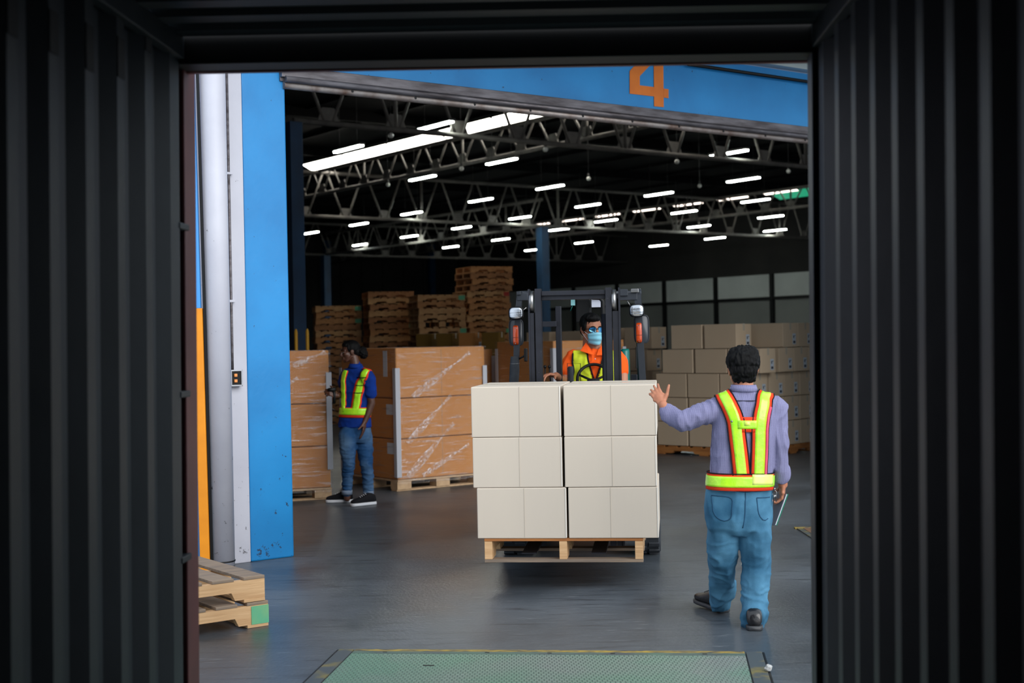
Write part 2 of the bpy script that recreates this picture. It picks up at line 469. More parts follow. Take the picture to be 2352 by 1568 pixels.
# corner posts
b = BM(); cbox(b, xl - .09, xl - .03, YE - .0, YE + .10, ZF, ZC + .05); obj('door_gap_shade', b, M['container_black'], ct, world=True)  # black box stands in for the shade in the gap behind the post
xe = (inv @ P(453, 784, 5.27)).x
b = BM(); cbox(b, xl - .12, xl - .010, YE + .10, YE + .25, ZF, ZC + .05, .006); obj('corner_post', b, M['maroon'], ct, world=True)
b = BM(); cbox(b, xr - .022, xr + .12, YE, YE + .10, ZF, ZC + .05, .006); obj('corner_post', b, M['container'], ct, world=True)
for py in (520, 905, 1282):
    zz = (inv @ P(423, py, 5.05)).z
    b = BM(); cbox(b, xl - .05, xl + .004, YE - .01, YE + .11, zz - .012, zz + .012, .004); obj('hinge', b, M['container'], ct, world=True)
# worn stencil marks high on the left wall
for (pxx, pyy, ww, hh) in ((75, 40, .045, .16), (140, 85, .03, .12), (175, 92, .05, .14), (222, 120, .04, .12), (280, 135, .05, .13), (362, 118, .05, .05)):
    r = ray(pxx, pyy); pl = MC @ V((xl, 0, 0)); nn = (MC.to_3x3() @ V((1, 0, 0)))
    hp = CO + r * ((pl - CO).dot(nn) / r.dot(nn)); lp = inv @ hp
    yc = YE - .04 - .035 - .278 * round((YE - .075 - lp.y) / .278)
    b = BM(); cbox(b, xl + .001, xl + .003, yc - .032, yc + .032, lp.z - hh / 2, lp.z + hh / 2, 0)
    obj('stencil_mark', b, M['stencil'], ct, world=True)
# ---------------------------------------------------------------- dock leveller in the floor
LA = math.atan(354 / F)
Ld = V((math.sin(LA), math.cos(LA), 0)); Lr = V((math.cos(LA), -math.sin(LA), 0))
l0, l1 = G(812, 1499), G(1711, 1504)
lc = (l0 + l1) / 2; LW = (l1 - l0).length
ML = Matrix(((Lr.x, Ld.x, 0, lc.x), (Lr.y, Ld.y, 0, lc.y), (0, 0, 1, 0), (0, 0, 0, 1)))
M['plate'] = mat('green_checker_plate', (112, 150, 128), .42, .1, c2=(134, 144, 138), scale=1.5, lo=.4, hi=.7)
def plate_bumps(m):
    nt = m.node_tree; N, L = nt.nodes, nt.links
    tc = N.new('ShaderNodeTexCoord')
    mp = N.new('ShaderNodeMapping'); mp.inputs['Rotation'].default_value = (0, 0, -LA); L.new(tc.outputs['Object'], mp.inputs[0])
    vo = N.new('ShaderNodeTexBrick'); vo.inputs['Scale'].default_value = 22; vo.inputs['Mortar Size'].default_value = .09; vo.inputs['Mortar Smooth'].default_value = 1; vo.inputs['Brick Width'].default_value = .55; vo.inputs['Row Height'].default_value = .8
    vo.inputs['Color1'].default_value = (1, 1, 1, 1); vo.inputs['Color2'].default_value = (1, 1, 1, 1); vo.inputs['Mortar'].default_value = (0, 0, 0, 1)
    L.new(mp.outputs[0], vo.inputs['Vector'])
    mx = N.new('ShaderNodeMixRGB'); mx.blend_type = 'MULTIPLY'; mx.inputs[0].default_value = .42
    pb = N['Principled BSDF']; src = pb.inputs['Base Color'].links[0].from_socket
    vo.inputs['Mortar'].default_value = (.12, .14, .13, 1)
    L.new(src, mx.inputs[1]); L.new(vo.outputs[0], mx.inputs[2]); L.new(mx.outputs[0], pb.inputs['Base Color'])
    bp = N.new('ShaderNodeBump'); bp.inputs['Distance'].default_value = .006; bp.inputs['Strength'].default_value = .9
    L.new(vo.outputs[0], bp.inputs['Height']); L.new(bp.outputs[0], N['Principled BSDF'].inputs['Normal'])
plate_bumps(M['plate'])
M['plate_edge'] = mat('worn_green_edge', (92, 120, 104), .5, .1, c2=(80, 88, 90), scale=4)
M['yellow_worn'] = mat('worn_yellow_paint', (176, 148, 60), .6, c2=(70, 70, 66), scale=14, lo=.42, hi=.62, stretch=(1, 4, 1))
M['frame_steel'] = mat('leveller_frame', (78, 86, 90), .5, .2, c2=(140, 126, 66), scale=7, lo=.5, hi=.68)
lv = thing('dock_leveller', 'green checker plate dock leveller set into the floor with worn yellow far edge', 'dock leveller', tuple(lc), -LA)
def lbox(nm, x0, x1, y0, y1, z0, z1, m, par=None, bev=.002):
    b = BM(); box(b, ((x0 + x1) / 2, (y0 + y1) / 2, (z0 + z1) / 2), (x1 - x0, y1 - y0, z1 - z0), None, bev); return obj(nm, b, m, par or lv)
YN = -(lc.y - 5.40)
lbox('deck_plate', -LW / 2, LW / 2, YN, -.055, -.008, .010, M['plate'])
lbox('lip_strip', -LW / 2, LW / 2, -.05, 0, -.008, .011, M['plate_edge'])
lbox('yellow_edge', -LW / 2, LW / 2 , .004, .05, -.008, .010, M['yellow_worn'])
for s in (-1, 1):
    o = lbox('side_frame', s * (LW / 2 + .05) - .042, s * (LW / 2 + .05) + .042, YN, .05, -.008, .009, M['frame_steel'])
    o = lbox('side_gap', s * (LW / 2 + .1) - .006, s * (LW / 2 + .1) + .006, YN, .05, -.006, .006, M['black'])
    lbox('inner_gap', s * (LW / 2 + .004) - .004, s * (LW / 2 + .004) + .004, YN, 0, -.006, .007, M['black'])
for fx in (-.83, -.3, .02, .34, .8): lbox('bolt_hole', fx * LW / 2 - .012, fx * LW / 2 + .012, -.03, -.018, .010, .0125, M['black'])
lbox('lifting_slot', -.62, -.56, -.33, -.31, .009, .0115, M['black'])
c_ = G(1765, 1545)
b = BM(); ell_ = bmesh.ops.create_icosphere(b, subdivisions=2, radius=.02, matrix=Matrix.Translation((0, 0, .015)))
for v in b.verts: v.co = V((v.co.x * (1 + .4 * noise.noise(v.co * 60)), v.co.y * (1 + .4 * noise.noise(v.co * 50)), max(0.001, v.co.z * (1 + .3 * noise.noise(v.co * 70)))))
o = tag(obj('paper_scrap', b, mat('scrap_white', (176, 178, 178), .7)), 'small crumpled white scrap lying beside the green leveller', 'scrap'); o.location = c_; o.location.z = .009
# second leveller corner at the right edge of the opening
c1 = G(1829, 1213)
lv2 = thing('dock_leveller', 'corner of a second dock leveller with yellow edge, beside the container wall', 'dock leveller', tuple(c1), -AN * 0)
b = BM(); box(b, (.56, -.42, .003), (1.02, .74, .014), None, .002); obj('deck_plate', b, mat('grey_plate', (120, 126, 128), .4, .3, c2=(150, 110, 80), scale=3), lv2)
b = BM(); box(b, (.53, -.02, .004), (1.1, .06, .016), None, .002); obj('yellow_edge', b, M['yellow_worn'], lv2)
b = BM(); box(b, (.02, -.42, .003), (.05, .8, .014), None, .002); obj('side_frame', b, M['frame_steel'], lv2)
# ---------------------------------------------------------------- pallets
M['wood'] = mat('pallet_pine', (222, 182, 136), .7, c2=(198, 154, 108), scale=3, stretch=(1, 9, 14), lo=.3, hi=.7, bump=.15, bscale=6)
M['wood_grey'] = mat('pallet_weathered', (150, 130, 110), .75, c2=(120, 106, 94), scale=3, stretch=(1, 12, 12), bump=.15, bscale=6)
M['wood_orange'] = mat('pallet_stained', (190, 126, 66), .7, c2=(160, 100, 52), scale=3, stretch=(1, 9, 14), bump=.1, bscale=6)
M['wood_green'] = mat('pallet_green_end', (96, 178, 136), .7, c2=(120, 180, 130), scale=8)
M['red_mark'] = mat('red_mark', (170, 50, 40), .7)
def notched(b, L_, t, h, z0, x0, y, notch=True):
    """side stringer along x with two fork notches"""
    if notch:
        pr = [(0, 0), (L_ * .17, 0), (L_ * .19, h * .42), (L_ * .39, h * .42), (L_ * .41, 0), (L_ * .59, 0), (L_ * .61, h * .42), (L_ * .81, h * .42), (L_ * .83, 0), (L_, 0), (L_, h), (0, h)]
    else: pr = [(0, 0), (L_, 0), (L_, h), (0, h)]
    prism(b, [(x0 + a, y - t / 2, z0 + c) for a, c in pr], (0, t, 0))
def make_pallet(name, label, Lx=1.1, Ly=1.0, H=.14, mt='wood', deck='wood', across='y', group=None, ndeck=6, notch=True, green=False):
    """stringers run along x; deck boards run along y"""
    t = thing(name, label, 'pallet', group=group)
    bt = .020
    sh = H - 2 * bt
    for y in (-Ly / 2 + .025, 0, Ly / 2 - .025):
        b = BM(); notched(b, Lx, .045, sh, bt, -Lx / 2, y, notch); obj('stringer', b, M[mt], t)
    wdt = Lx / (ndeck * 1.38)
    for k in range(ndeck):
        x = -Lx / 2 + wdt / 2 + k * (Lx - wdt) / (ndeck - 1)
        b = BM(); box(b, (x, 0, H - bt / 2), (wdt, Ly, bt - .0015), None, .002); obj('deck_board', b, M[deck], t)
    for k in range(3):
        x = -Lx / 2 + wdt / 2 + k * (Lx - wdt) / 2
        b = BM(); box(b, (x, 0, bt / 2), (wdt, Ly, bt - .0015), None, .002); obj('bottom_board', b, M[mt], t)
    return t
# two pallets at the lower left beside the pillar: long stringer side faces the camera
def frontpallet(label, rz, loc, end_green):
    t = make_pallet('wooden_pallet', label, 1.15, 1.0, .155, 'wood', 'wood_grey', ndeck=6)
    t.location = loc; t.rotation_euler = (0, 0, rz); return t
cb = G(617, 1436)
def ptop(z): return CO + ray(611, 1330) * ((z - CAMZ) / ray(611, 1330).z)
ang = math.radians(36.5)
ex, ey = V((math.cos(ang), math.sin(ang), 0)), V((-math.sin(ang), math.cos(ang), 0))
for i, (lab, dz, sh) in enumerate((('lower of two wooden pallets by the blue pillar, with a green painted end', 0.0, 0.0), ('upper of two wooden pallets by the blue pillar, with grey deck boards', .157, -.02))):
    cpos = cb - ex * (.575 - sh) + ey * .5
    t = frontpallet(lab, ang, (cpos.x, cpos.y, dz), i == 0)
    if i == 0:
        b = BM(); box(b, (.575 - .055, -.5, .075), (.114, .003, .11)); obj('green_paint_end', b, M['wood_green'], t)
        b = BM(); box(b, (.5765, -.47, .075), (.003, .055, .11)); obj('green_paint_end', b, M['wood_green'], t)
# ---------------------------------------------------------------- cartons
def cardboard(name, c, c2, stripes=True):
    m = mat(name, c, .78, c2=c2, scale=1.2, stretch=(1, 1, .3), lo=.3, hi=.7, bump=.025, bscale=45, bstretch=(1, 1, .02), spec=.2)
    return m
M['carton_pale'] = cardboard('pale_cardboard', (212, 200, 184), (204, 193, 179))
M['carton_brown'] = cardboard('brown_cardboard', (212, 190, 162), (202, 180, 153))
M['carton_kraft'] = cardboard('kraft_cardboard', (194, 134, 76), (182, 122, 66))
M['carton_olive'] = cardboard('olive_cardboard', (128, 98, 44), (118, 90, 40))
M['carton_crease'] = mat('crease', (202, 192, 178), .8)
M['carton_edge'] = mat('cardboard_edge', (150, 134, 112), .8)
M['tape'] = mat('clear_tape', (196, 186, 168), .18, coat=.5)
M['label'] = mat('paper_label', (196, 206, 218), .5)
M['print'] = mat('label_print', (56, 62, 74), .6)
def carton_bm(L_, W_, H_, seam=True, jit=0.0, bulge=.004):
    b = BM()
    box(b, (0, 0, H_ / 2), (L_, W_, H_), None, .005)
    # flap seam along the top and bottom rims
    if seam:
        box(b, (0, -W_ / 2 - .0012, H_ / 2), (.0035, .003, H_ * .96), None, 0)
        box(b, (0, W_ / 2 + .0012, H_ / 2), (.0035, .003, H_ * .96), None, 0)
    box(b, (0, 0, H_ - .001), (L_ * .99, W_ * .992, .006), None, .002)
    if jit:
        for v in b.verts:
            v.co += V((random.uniform(-1, 1), random.uniform(-1, 1), random.uniform(-1, 1))) * jit
    return b
# load on the forks
LDX, LDY = 1.28, .95
FA = LA
fo = P(1176, 784, 10.8); fx = (1331 - 1176) / F * 10.8
FO = V((fx - .03, 10.8, 0))
MF = Matrix.Translation(FO) @ Matrix.Rotation(-FA, 4, 'Z')     # forklift frame: x image right, y away, z up
def FL(x, y, z): return MF @ V((x, y, z))
yf = -1.62
def face_x(px, z):        # local x on the load's front plane below pixel column px
    n = MF.to_3x3() @ V((0, 1, 0)); p0 = FL(0, yf, 0)
    q = MF.inverted() @ onplane(px, 1000, p0, n)
    return q.x
tiers = [(.352, (1096, 1302), (1306, 1513), 'bottom'), (.702, (1086, 1292), (1296, 1508), 'middle'), (1.052, (1082, 1288), (1294, 1508), 'top')]
M['carton_inside'] = mat('carton_fold', (228, 222, 212), .7)
def fz(px, py):
    n = MF.to_3x3() @ V((0, 1, 0)); return onplane(px, py, FL(0, yf, 0), n).z
ZT_ = [fz(1300, 1236), fz(1300, 1118.5), fz(1300, 1002), fz(1300, 884.5)]
for k, (z0, lft, rgt, nm) in enumerate(tiers):
    for side, (a, c) in (('left', lft), ('right', rgt)):
        xa, xc = face_x(a - (1000 - 1000), 0), face_x(c, 0)
        n_ = MF.to_3x3() @ V((0, 1, 0)); pyy = (1177, 1060, 943)[k]
        qa = MF.inverted() @ onplane(a, pyy, FL(0, yf, 0), n_); qc = MF.inverted() @ onplane(c, pyy, FL(0, yf, 0), n_)
        xa, xc = qa.x, qc.x
        L_, H_ = xc - xa, ZT_[k + 1] - ZT_[k]
        cpt = FL((xa + xc) / 2, yf + .475 + random.uniform(0, .01), ZT_[k])
        t = thing('cardboard_carton', 'large plain pale carton on the forklift load, %s tier, %s column' % (nm, side), 'carton', tuple(cpt), -FA + random.uniform(-.004, .004), 'cartons carried by the forklift')
        b = carton_bm(L_ - .002, .95, H_ - .0045, False, .0005); obj('carton_body', b, M['carton_pale'], t)
        b = BM()
        sx = random.uniform(-.03, .03)
        box(b, (sx, -.4765, H_ / 2), (.0022, .0022, H_ * .97))
        obj('crease', b, M['carton_crease'], t)
        b = BM(); box(b, (L_ / 2 - .005, -.4768, H_ / 2), (.008, .0035, H_ * .97), None, .001); obj('side_flap', b, M['carton_inside'], t)
        b = BM(); box(b, (0, 0, H_ - .0022), (L_ * .98, .05, .0012)); obj('tape_strip', b, M['tape'], t)
# pallet under it: deck boards run across the front, stringer ends face the camera
pz = ZT_[0]
t = thing('wooden_pallet', 'wooden pallet lifted on the forks under the pale cartons', 'pallet', tuple(FL((face_x(1107, 0) + face_x(1472, 0)) / 2, yf + .56, pz - .165)), -FA)
PLX = (face_x(1472, 0) - face_x(1107, 0))
for x in (-PLX / 2 + .028, .0, PLX / 2 - .028):
    b = BM()
    pr = [(0, 0), (.19, 0), (.22, .05), (.42, .05), (.45, 0), (.66, 0), (.69, .05), (.90, .05), (.93, 0), (1.10, 0), (1.10, .122), (0, .122)]
    prism(b, [(x - .026, -.55 + a, .022 + c) for a, c in pr], (.052, 0, 0)); obj('stringer', b, M['wood'], t)
for k in range(7):
    b = BM(); box(b, (0, -.55 + .05 + k * .1667, .155), (PLX, .10, .020), None, .002); obj('deck_board', b, M['wood_orange'] if k == 0 else M['wood'], t)
for yy in (-.50, 0, .50):
    b = BM(); box(b, (0, yy, .010), (PLX, .10, .020), None, .002); obj('bottom_board', b, M['wood_grey'], t)
# ---------------------------------------------------------------- wrapped crates
def film(name, lo_, hi_, sc_, stretch, bumpy, fac0=.03, fac1=.5, rough=.12):
    m = bpy.data.materials.new(name); m.use_nodes = True
    nt = m.node_tree; N, L = nt.nodes, nt.links
    N.remove(N['Principled BSDF'])
    out = N['Material Output']
    tr_ = N.new('ShaderNodeBsdfTransparent'); gl = N.new('ShaderNodeBsdfGlossy'); gl.inputs['Roughness'].default_value = rough
    gl.inputs['Color'].default_value = (.95, .96, 1, 1)
    df = N.new('ShaderNodeBsdfDiffuse'); df.inputs['Color'].default_value = (.75, .76, .8, 1)
    tc = N.new('ShaderNodeTexCoord'); mp = N.new('ShaderNodeMapping'); mp.inputs['Scale'].default_value = stretch
    L.new(tc.outputs['Object'], mp.inputs[0])
    n = N.new('ShaderNodeTexNoise'); n.inputs['Scale'].default_value = sc_; n.inputs['Detail'].default_value = 6; L.new(mp.outputs[0], n.inputs['Vector'])
    g = N.new('ShaderNodeMapRange'); g.inputs[1].default_value = lo_; g.inputs[2].default_value = hi_; g.inputs[3].default_value = fac0; g.inputs[4].default_value = fac1
    L.new(n.outputs[0], g.inputs[0])
    n3 = N.new('ShaderNodeTexNoise'); n3.inputs['Scale'].default_value = sc_ * 1.3; n3.inputs['Detail'].default_value = 5; L.new(mp.outputs[0], n3.inputs['Vector'])
    bp = N.new('ShaderNodeBump'); bp.inputs['Strength'].default_value = bumpy; bp.inputs['Distance'].default_value = .03
    L.new(n3.outputs[0], bp.inputs['Height']); L.new(bp.outputs[0], gl.inputs['Normal'])
    mg = N.new('ShaderNodeMixShader'); mg.inputs[0].default_value = .25; L.new(gl.outputs[0], mg.inputs[1]); L.new(df.outputs[0], mg.inputs[2])
    mx = N.new('ShaderNodeMixShader'); L.new(g.outputs[0], mx.inputs[0]); L.new(tr_.outputs[0], mx.inputs[1]); L.new(mg.outputs[0], mx.inputs[2])
    L.new(mx.outputs[0], out.inputs[0])
    return m
M['film'] = film('stretch_film', .54, .82, 6.0, (.5, .5, 6), 1.0, .06, .6)
M['film_fold'] = film('film_fold', .40, .75, 9.0, (3, 3, 3), .8, .05, .6)
M['edge_board'] = mat('edge_board', (176, 178, 186), .6)
M['block_wood'] = mat('pressed_block', (196, 164, 128), .8, c2=(182, 150, 116), scale=20)
def wrapped(corner, rz, w1, w2, zs, label, lab_tiers, folds=(), edges=((-1, -1), (1, -1), (-1, 1)), labels=(), z_edge=(0.14, 1.5)):
    """corner: the near corner; w1 along the local x to the right, w2 along local y away; zs: tier levels"""
    ex_ = V((math.cos(rz), math.sin(rz), 0)); ey_ = V((-math.sin(rz), math.cos(rz), 0))
    c = corner + ex_ * (w1 / 2) + ey_ * (w2 / 2)
    # block pallet
    t = thing('block_pallet', 'block pallet under ' + label, 'pallet', (c.x, c.y, 0), rz)
    hp = zs[0]
    for x in (-w1 / 2 + .10, 0, w1 / 2 - .10):
        for y in (-w2 / 2 + .09, 0, w2 / 2 - .09):
            b = BM(); box(b, (x, y, .018 + (hp - .038) / 2), (.19, .15, hp - .038), None, .002); obj('block', b, M['block_wood'], t)
    for y in (-w2 / 2 + .09, 0, w2 / 2 - .09):
        b = BM(); box(b, (0, y, .009), (w1 - .01, .12, .018), None, .002); obj('bottom_board', b, M['block_wood'], t)
    b = BM(); box(b, (0, 0, hp - .010), (w1 - .01, w2 - .01, .020), None, .002); obj('deck', b, M['block_wood'], t)
    for k in range(len(zs) - 1):
        h = zs[k + 1] - zs[k]
        t = thing('cardboard_carton', 'large kraft carton, %s tier of %s' % (lab_tiers[k], label), 'carton', (c.x + random.uniform(-.006, .006), c.y, zs[k]), rz + random.uniform(-.004, .004))
        b = BM(); box(b, (0, 0, h / 2), (w1 - .02, w2 - .02, h - .008), None, .012); obj('carton_body', b, M['carton_kraft'], t)
        b = BM(); box(b, (0, -(w2 - .02) / 2, h / 2), (.004, .003, h * .9)); obj('crease', b, M['carton_edge'], t)
        for (kk, y0, z0, sw_, sh_) in labels:
            if kk == k:
                b = BM(); box(b, (-(w1 - .02) / 2 - .0015, y0, z0), (.002, sw_, sh_)); obj('paper_sheet', b, M['label'], t)
    H0, H1 = zs[0], zs[-1]
    t = thing('stretch_wrap', 'glossy clear stretch film wrapped round ' + label, 'plastic wrap', (c.x, c.y, H0), rz)
    b = BM()
    hw, hd = w1 / 2 + .004, w2 / 2 + .004
    N_ = 26
    rings = []
    for i in range(N_ + 1):
        z = -.05 + (H1 - H0 + .052) * i / N_
        ring = []
        for (xa, ya, xb, yb) in ((-hw, -hd, hw, -hd), (hw, -hd, hw, hd), (hw, hd, -hw, hd), (-hw, hd, -hw, -hd)):
            for j in range(14):
                f = j / 14
                x, y = xa + (xb - xa) * f, ya + (yb - ya) * f
                nz = noise.noise(V((x * 3, y * 3, z * 9)) + V((corner.x, 0, 0))) * .005
                n_ = V((x / hw, y / hd)); m_ = max(abs(n_.x), abs(n_.y))
                dirv = V((math.copysign(1, x) if abs(n_.x) >= m_ - 1e-6 else 0, math.copysign(1, y) if abs(n_.y) >= m_ - 1e-6 else 0))
                ring.append(V((x + dirv.x * (abs(nz) + .001), y + dirv.y * (abs(nz) + .001), z)))
        rings.append(ring)
    vs = [[b.verts.new(p) for p in r] for r in rings]
    for r0, r1 in zip(vs, vs[1:]):
        for j in range(len(r0)): b.faces.new((r0[j], r0[(j + 1) % len(r0)], r1[(j + 1) % len(r0)], r1[j]))
    b.faces.new(vs[-1])
    obj('film', b, M['film'], t, True)
    for (x0, z0, x1, z1, wd) in folds:          # twisted diagonal bands on the front face
        b = BM(); y = -hd - .007
        steps = 14; L_ = []
        d = V((x1 - x0, 0, z1 - z0)); nn = V((-d.z, 0, d.x)).normalized()
        for i in range(steps + 1):
            f = i / steps; cw = wd * (.25 + .75 * abs(math.sin(f * PI * 1.1 + .5))) * (1 - .4 * f)
            pc = V((x0, y, z0)) + d * f
            L_.append((b.verts.new(pc + nn * cw), b.verts.new(pc + V((0, -.004, 0))), b.verts.new(pc - nn * cw)))
        for a_, c_ in zip(L_, L_[1:]):
            b.faces.new((a_[0], c_[0], c_[1], a_[1])); b.faces.new((a_[1], c_[1], c_[2], a_[2]))
        obj('film_fold', b, M['film_fold'], t, True)
    for (sx, sy) in edges:                      # corner edge boards held under the film
        b = BM(); hh = z_edge[1] - z_edge[0]; ox, oy, oz = sx * (hw + .006), sy * (hd + .006), z_edge[0] - H0 + hh / 2
        box(b, (ox - sx * .03, oy, oz), (.06, .005, hh), None, .001); box(b, (ox, oy - sy * .03, oz), (.005, .06, hh), None, .001); e = obj('edge_board', b, M['edge_board'], t)
        e['label'] = 'grey cardboard corner edge board'
def ztop(px, py, d): return P(px, py, d).z
cr2 = G(914, 1129)
wrapped(cr2, PI / 2 - AN, 1.27, 1.29, [.13, .60, 1.07, ztop(914, 798, cr2.y)], 'the tall wrapped load behind the worker in blue', ['bottom', 'middle', 'top'],
        folds=((-.50, .03, .15, .62, .055), (-.50, -.0 + .42, .12, .95 + .0, .05), (-.42, .95, .40, 1.45, .05), (-.30, -.05 + .08, .36, .36, .04)),
        labels=((0, -.50, .36, .16, .13), (1, -.49, .34, .16, .12), (2, -.40, .40, .09, .30), (0, .15, .30, .13, .14)), z_edge=(.16, 1.42))
cr1 = G(764, 1146)
rz1 = math.radians(20)
cc1 = cr1 - V((math.cos(rz1), math.sin(rz1), 0)) * 1.22
wrapped(cc1, rz1, 1.22, 1.1, [.13, .59, 1.06, ztop(764, 803, cr1.y)], 'the wrapped load beside the blue pillar', ['bottom', 'middle', 'top'],
        folds=((-.15, .95, .25, 1.22, .05), (.2, 1.35, .56, 1.50, .04)), edges=((-1, -1), (1, -1)), z_edge=(.33, 1.40))
cr3 = P(1270, 784, 18.0); cr3.z = 0
wrapped(cr3, PI / 2 - AN, 1.27, 1.3, [.13, .62, 1.12, 1.70], 'the wrapped load behind the forklift driver', ['bottom', 'middle', 'top'], z_edge=(.3, 1.6), folds=((-.5, .7, .4, 1.3, .05),))
cr4 = P(962, 784, 18.6); cr4.z = 0
wrapped(cr4, PI / 2 - AN, 1.27, 1.2, [.13, .60, 1.08, 1.60], 'the far wrapped load beside the forklift mast', ['bottom', 'middle', 'top'], z_edge=(.3, 1.5))
# ---------------------------------------------------------------- stacks of pallets behind
def far_pallet(Lx, Ly, H, kind):
    b = BM()
    sh = H - .036
    if kind == 1:
        for y in (-Ly / 2 + .03, 0, Ly / 2 - .03): notched(b, Lx, .045, sh, .018, -Lx / 2, y, True)
    elif kind == 2:
        for y in (-Ly / 2 + .03, 0, Ly / 2 - .03): notched(b, Lx, .045, sh, .018, -Lx / 2, y, False)
    else:
        for y in (-Ly / 2 + .06, 0, Ly / 2 - .06):
            for x in (-Lx / 2 + .07, 0, Lx / 2 - .07): box(b, (x, y, .018 + sh / 2), (.14, .10, sh))
    for k in range(7):
        x = -Lx / 2 + .05 + k * (Lx - .1) / 6
        box(b, (x, 0, H - .009), (.11, Ly, .017))
        if k % 2 == 0: box(b, (x, 0, .009), (.11, Ly, .017))
    return b
ORD = ['topmost', 'second', 'third', 'fourth', 'fifth', 'sixth', 'seventh', 'eighth', 'ninth', 'tenth', 'eleventh', 'twelfth', 'thirteenth', 'fourteenth', 'fifteenth', 'sixteenth', 'seventeenth', 'eighteenth', 'nineteenth', 'twentieth', 'twenty-first', 'twenty-second', 'twenty-third', 'twenty-fourth', 'twenty-fifth', 'twenty-sixth', 'twenty-seventh', 'twenty-eighth']
M['w1'] = mat('far_wood_a', (196, 140, 88), .75, c2=(170, 116, 70), scale=2, stretch=(3, 1, 6))
M['w2'] = mat('far_wood_b', (176, 122, 78), .75, c2=(150, 102, 62), scale=2, stretch=(3, 1, 6))
M['w3'] = mat('far_wood_c', (206, 160, 108), .75, c2=(186, 138, 90), scale=2, stretch=(3, 1, 6))
meshes = {}
for kind in (1, 2, 3):
    for mk in ('w1', 'w2', 'w3'):
        b = far_pallet(.98, .92, .132, kind); me = bpy.data.meshes.new('pallet'); bmesh.ops.recalc_face_normals(b, faces=b.faces); b.to_mesh(me); b.free(); me.materials.append(M[mk]); meshes[(kind, mk)] = me
stacks = [(712, 822, 707, 29.0, 12, 'the stack nearest the blue column'), (834, 946, 673, 28.6, 14, 'the stack behind the worker in blue'),
          (950, 1052, 682, 27.3, 17, 'the stack beside the tallest one'), (1058, 1156, 608, 29.4, 24, 'the tallest stack')]
for si, (xa, xb_, yt, d, rot, nm) in enumerate(stacks):
    c = P((xa + xb_) / 2, 784, d)
    zt = P((xa + xb_) / 2, yt, d).z
    n = int(zt / .134 + .6)
    for k in range(n):
        kind = random.choice((1, 1, 1, 2)); mk = random.choice(('w1', 'w2', 'w3'))
        if si == 2 and n - 1 - k == 4: kind, mk = 3, 'w3'
        o = bpy.data.objects.new('wooden_pallet', meshes[(kind, mk)]); COL.objects.link(o); TM[o.name] = Matrix()
        dx = random.uniform(-.025, .025) + (.06 if (si == 3 and k >= n - 4) else 0) - (.03 if si == 3 and k < 4 else 0)
        o.location = (c.x + dx, c.y + .5, k * .134); o.rotation_euler = (0, 0, math.radians(rot + random.uniform(-1.5, 1.5)))
        tag(o, 'wooden pallet, %s from the top of %s' % (ORD[n - 1 - k], nm) if k < n - 1 else 'wooden pallet, topmost of %s' % nm, 'pallet', 'pallets piled in the four stacks')
        ky = {1: 'w1', 2: 'w2'}.get(0, None)
        if random.random() < .28:
            b = BM(); sx = random.choice((-1, 1)); box(b, (.42, -.464, .066), (.13, .006, .09)); obj('painted_end', b, M['wood_green'] if random.random() < .7 else M['red_mark'], o)
# olive and tan cartons in front of the stacks
def small_carton(label, corner, e1, L_, W_, z, H_, mt, lab, group, tape=True, face_label=True):
    """corner is the near vertical edge; front face extends left (-e1), side face extends away along e2"""
    e2 = V((-e1.y, e1.x, 0))
    c = corner - e1 * (L_ / 2) + e2 * (W_ / 2)
    t = thing('cardboard_carton', label, 'carton', (c.x, c.y, z), math.atan2(e1.y, e1.x), group)
    b = BM(); box(b, (0, 0, H_ / 2), (L_ - .012, W_ - .012, H_ - .008), None, .007); obj('carton_body', b, M[mt], t)
    if tape:
        b = BM(); box(b, (L_ / 2 - .003, 0, H_ - .05), (.002, .045, .10)); box(b, (0, 0, H_ - .001), (L_ - .01, .045, .002)); obj('tape_strip', b, M['tape'], t)
    if lab:
        b = BM(); yy = W_ * .24; zz = H_ * .34
        box(b, (L_ / 2 - .003, yy, zz), (.002, .085, .155), None, 0, 0)
        for (dy, dz, sw_, sh_) in ((0, -.045, .055, .035), (-.012, .03, .022, .04), (.018, .045, .02, .012)):
            box(b, (L_ / 2 - .0018, yy + dy, zz + dz), (.002, sw_, sh_), None, 0, 1)
        obj('shipping_label', b, [M['label'], M['print']], t)
    return t
e1 = V((math.cos(math.radians(-25)), math.sin(math.radians(-25)), 0))
olv = [(992, 24.6, .34, 'carton_olive', 'tan and olive'), (1040, 24.2, .34, 'carton_olive', ''), (1092, 23.8, .34, 'carton_kraft', ''), (1146, 23.4, .34, 'carton_olive', '')]
for i, (pxx, d, L_, mk, _) in enumerate(olv):
    for k in range(5):
        c = P(pxx, 784, d); zt = .375 * k
        small_carton('%s carton, column %s of the low row before the pallet stacks, layer %s' % ({'carton_olive': 'olive', 'carton_kraft': 'tan'}[mk], ('one', 'two', 'three', 'four')[i], ('one', 'two', 'three', 'four', 'five')[k]), c, e1, L_, .26, zt, .373, mk, i == 2, 'olive cartons before the pallet stacks', True)
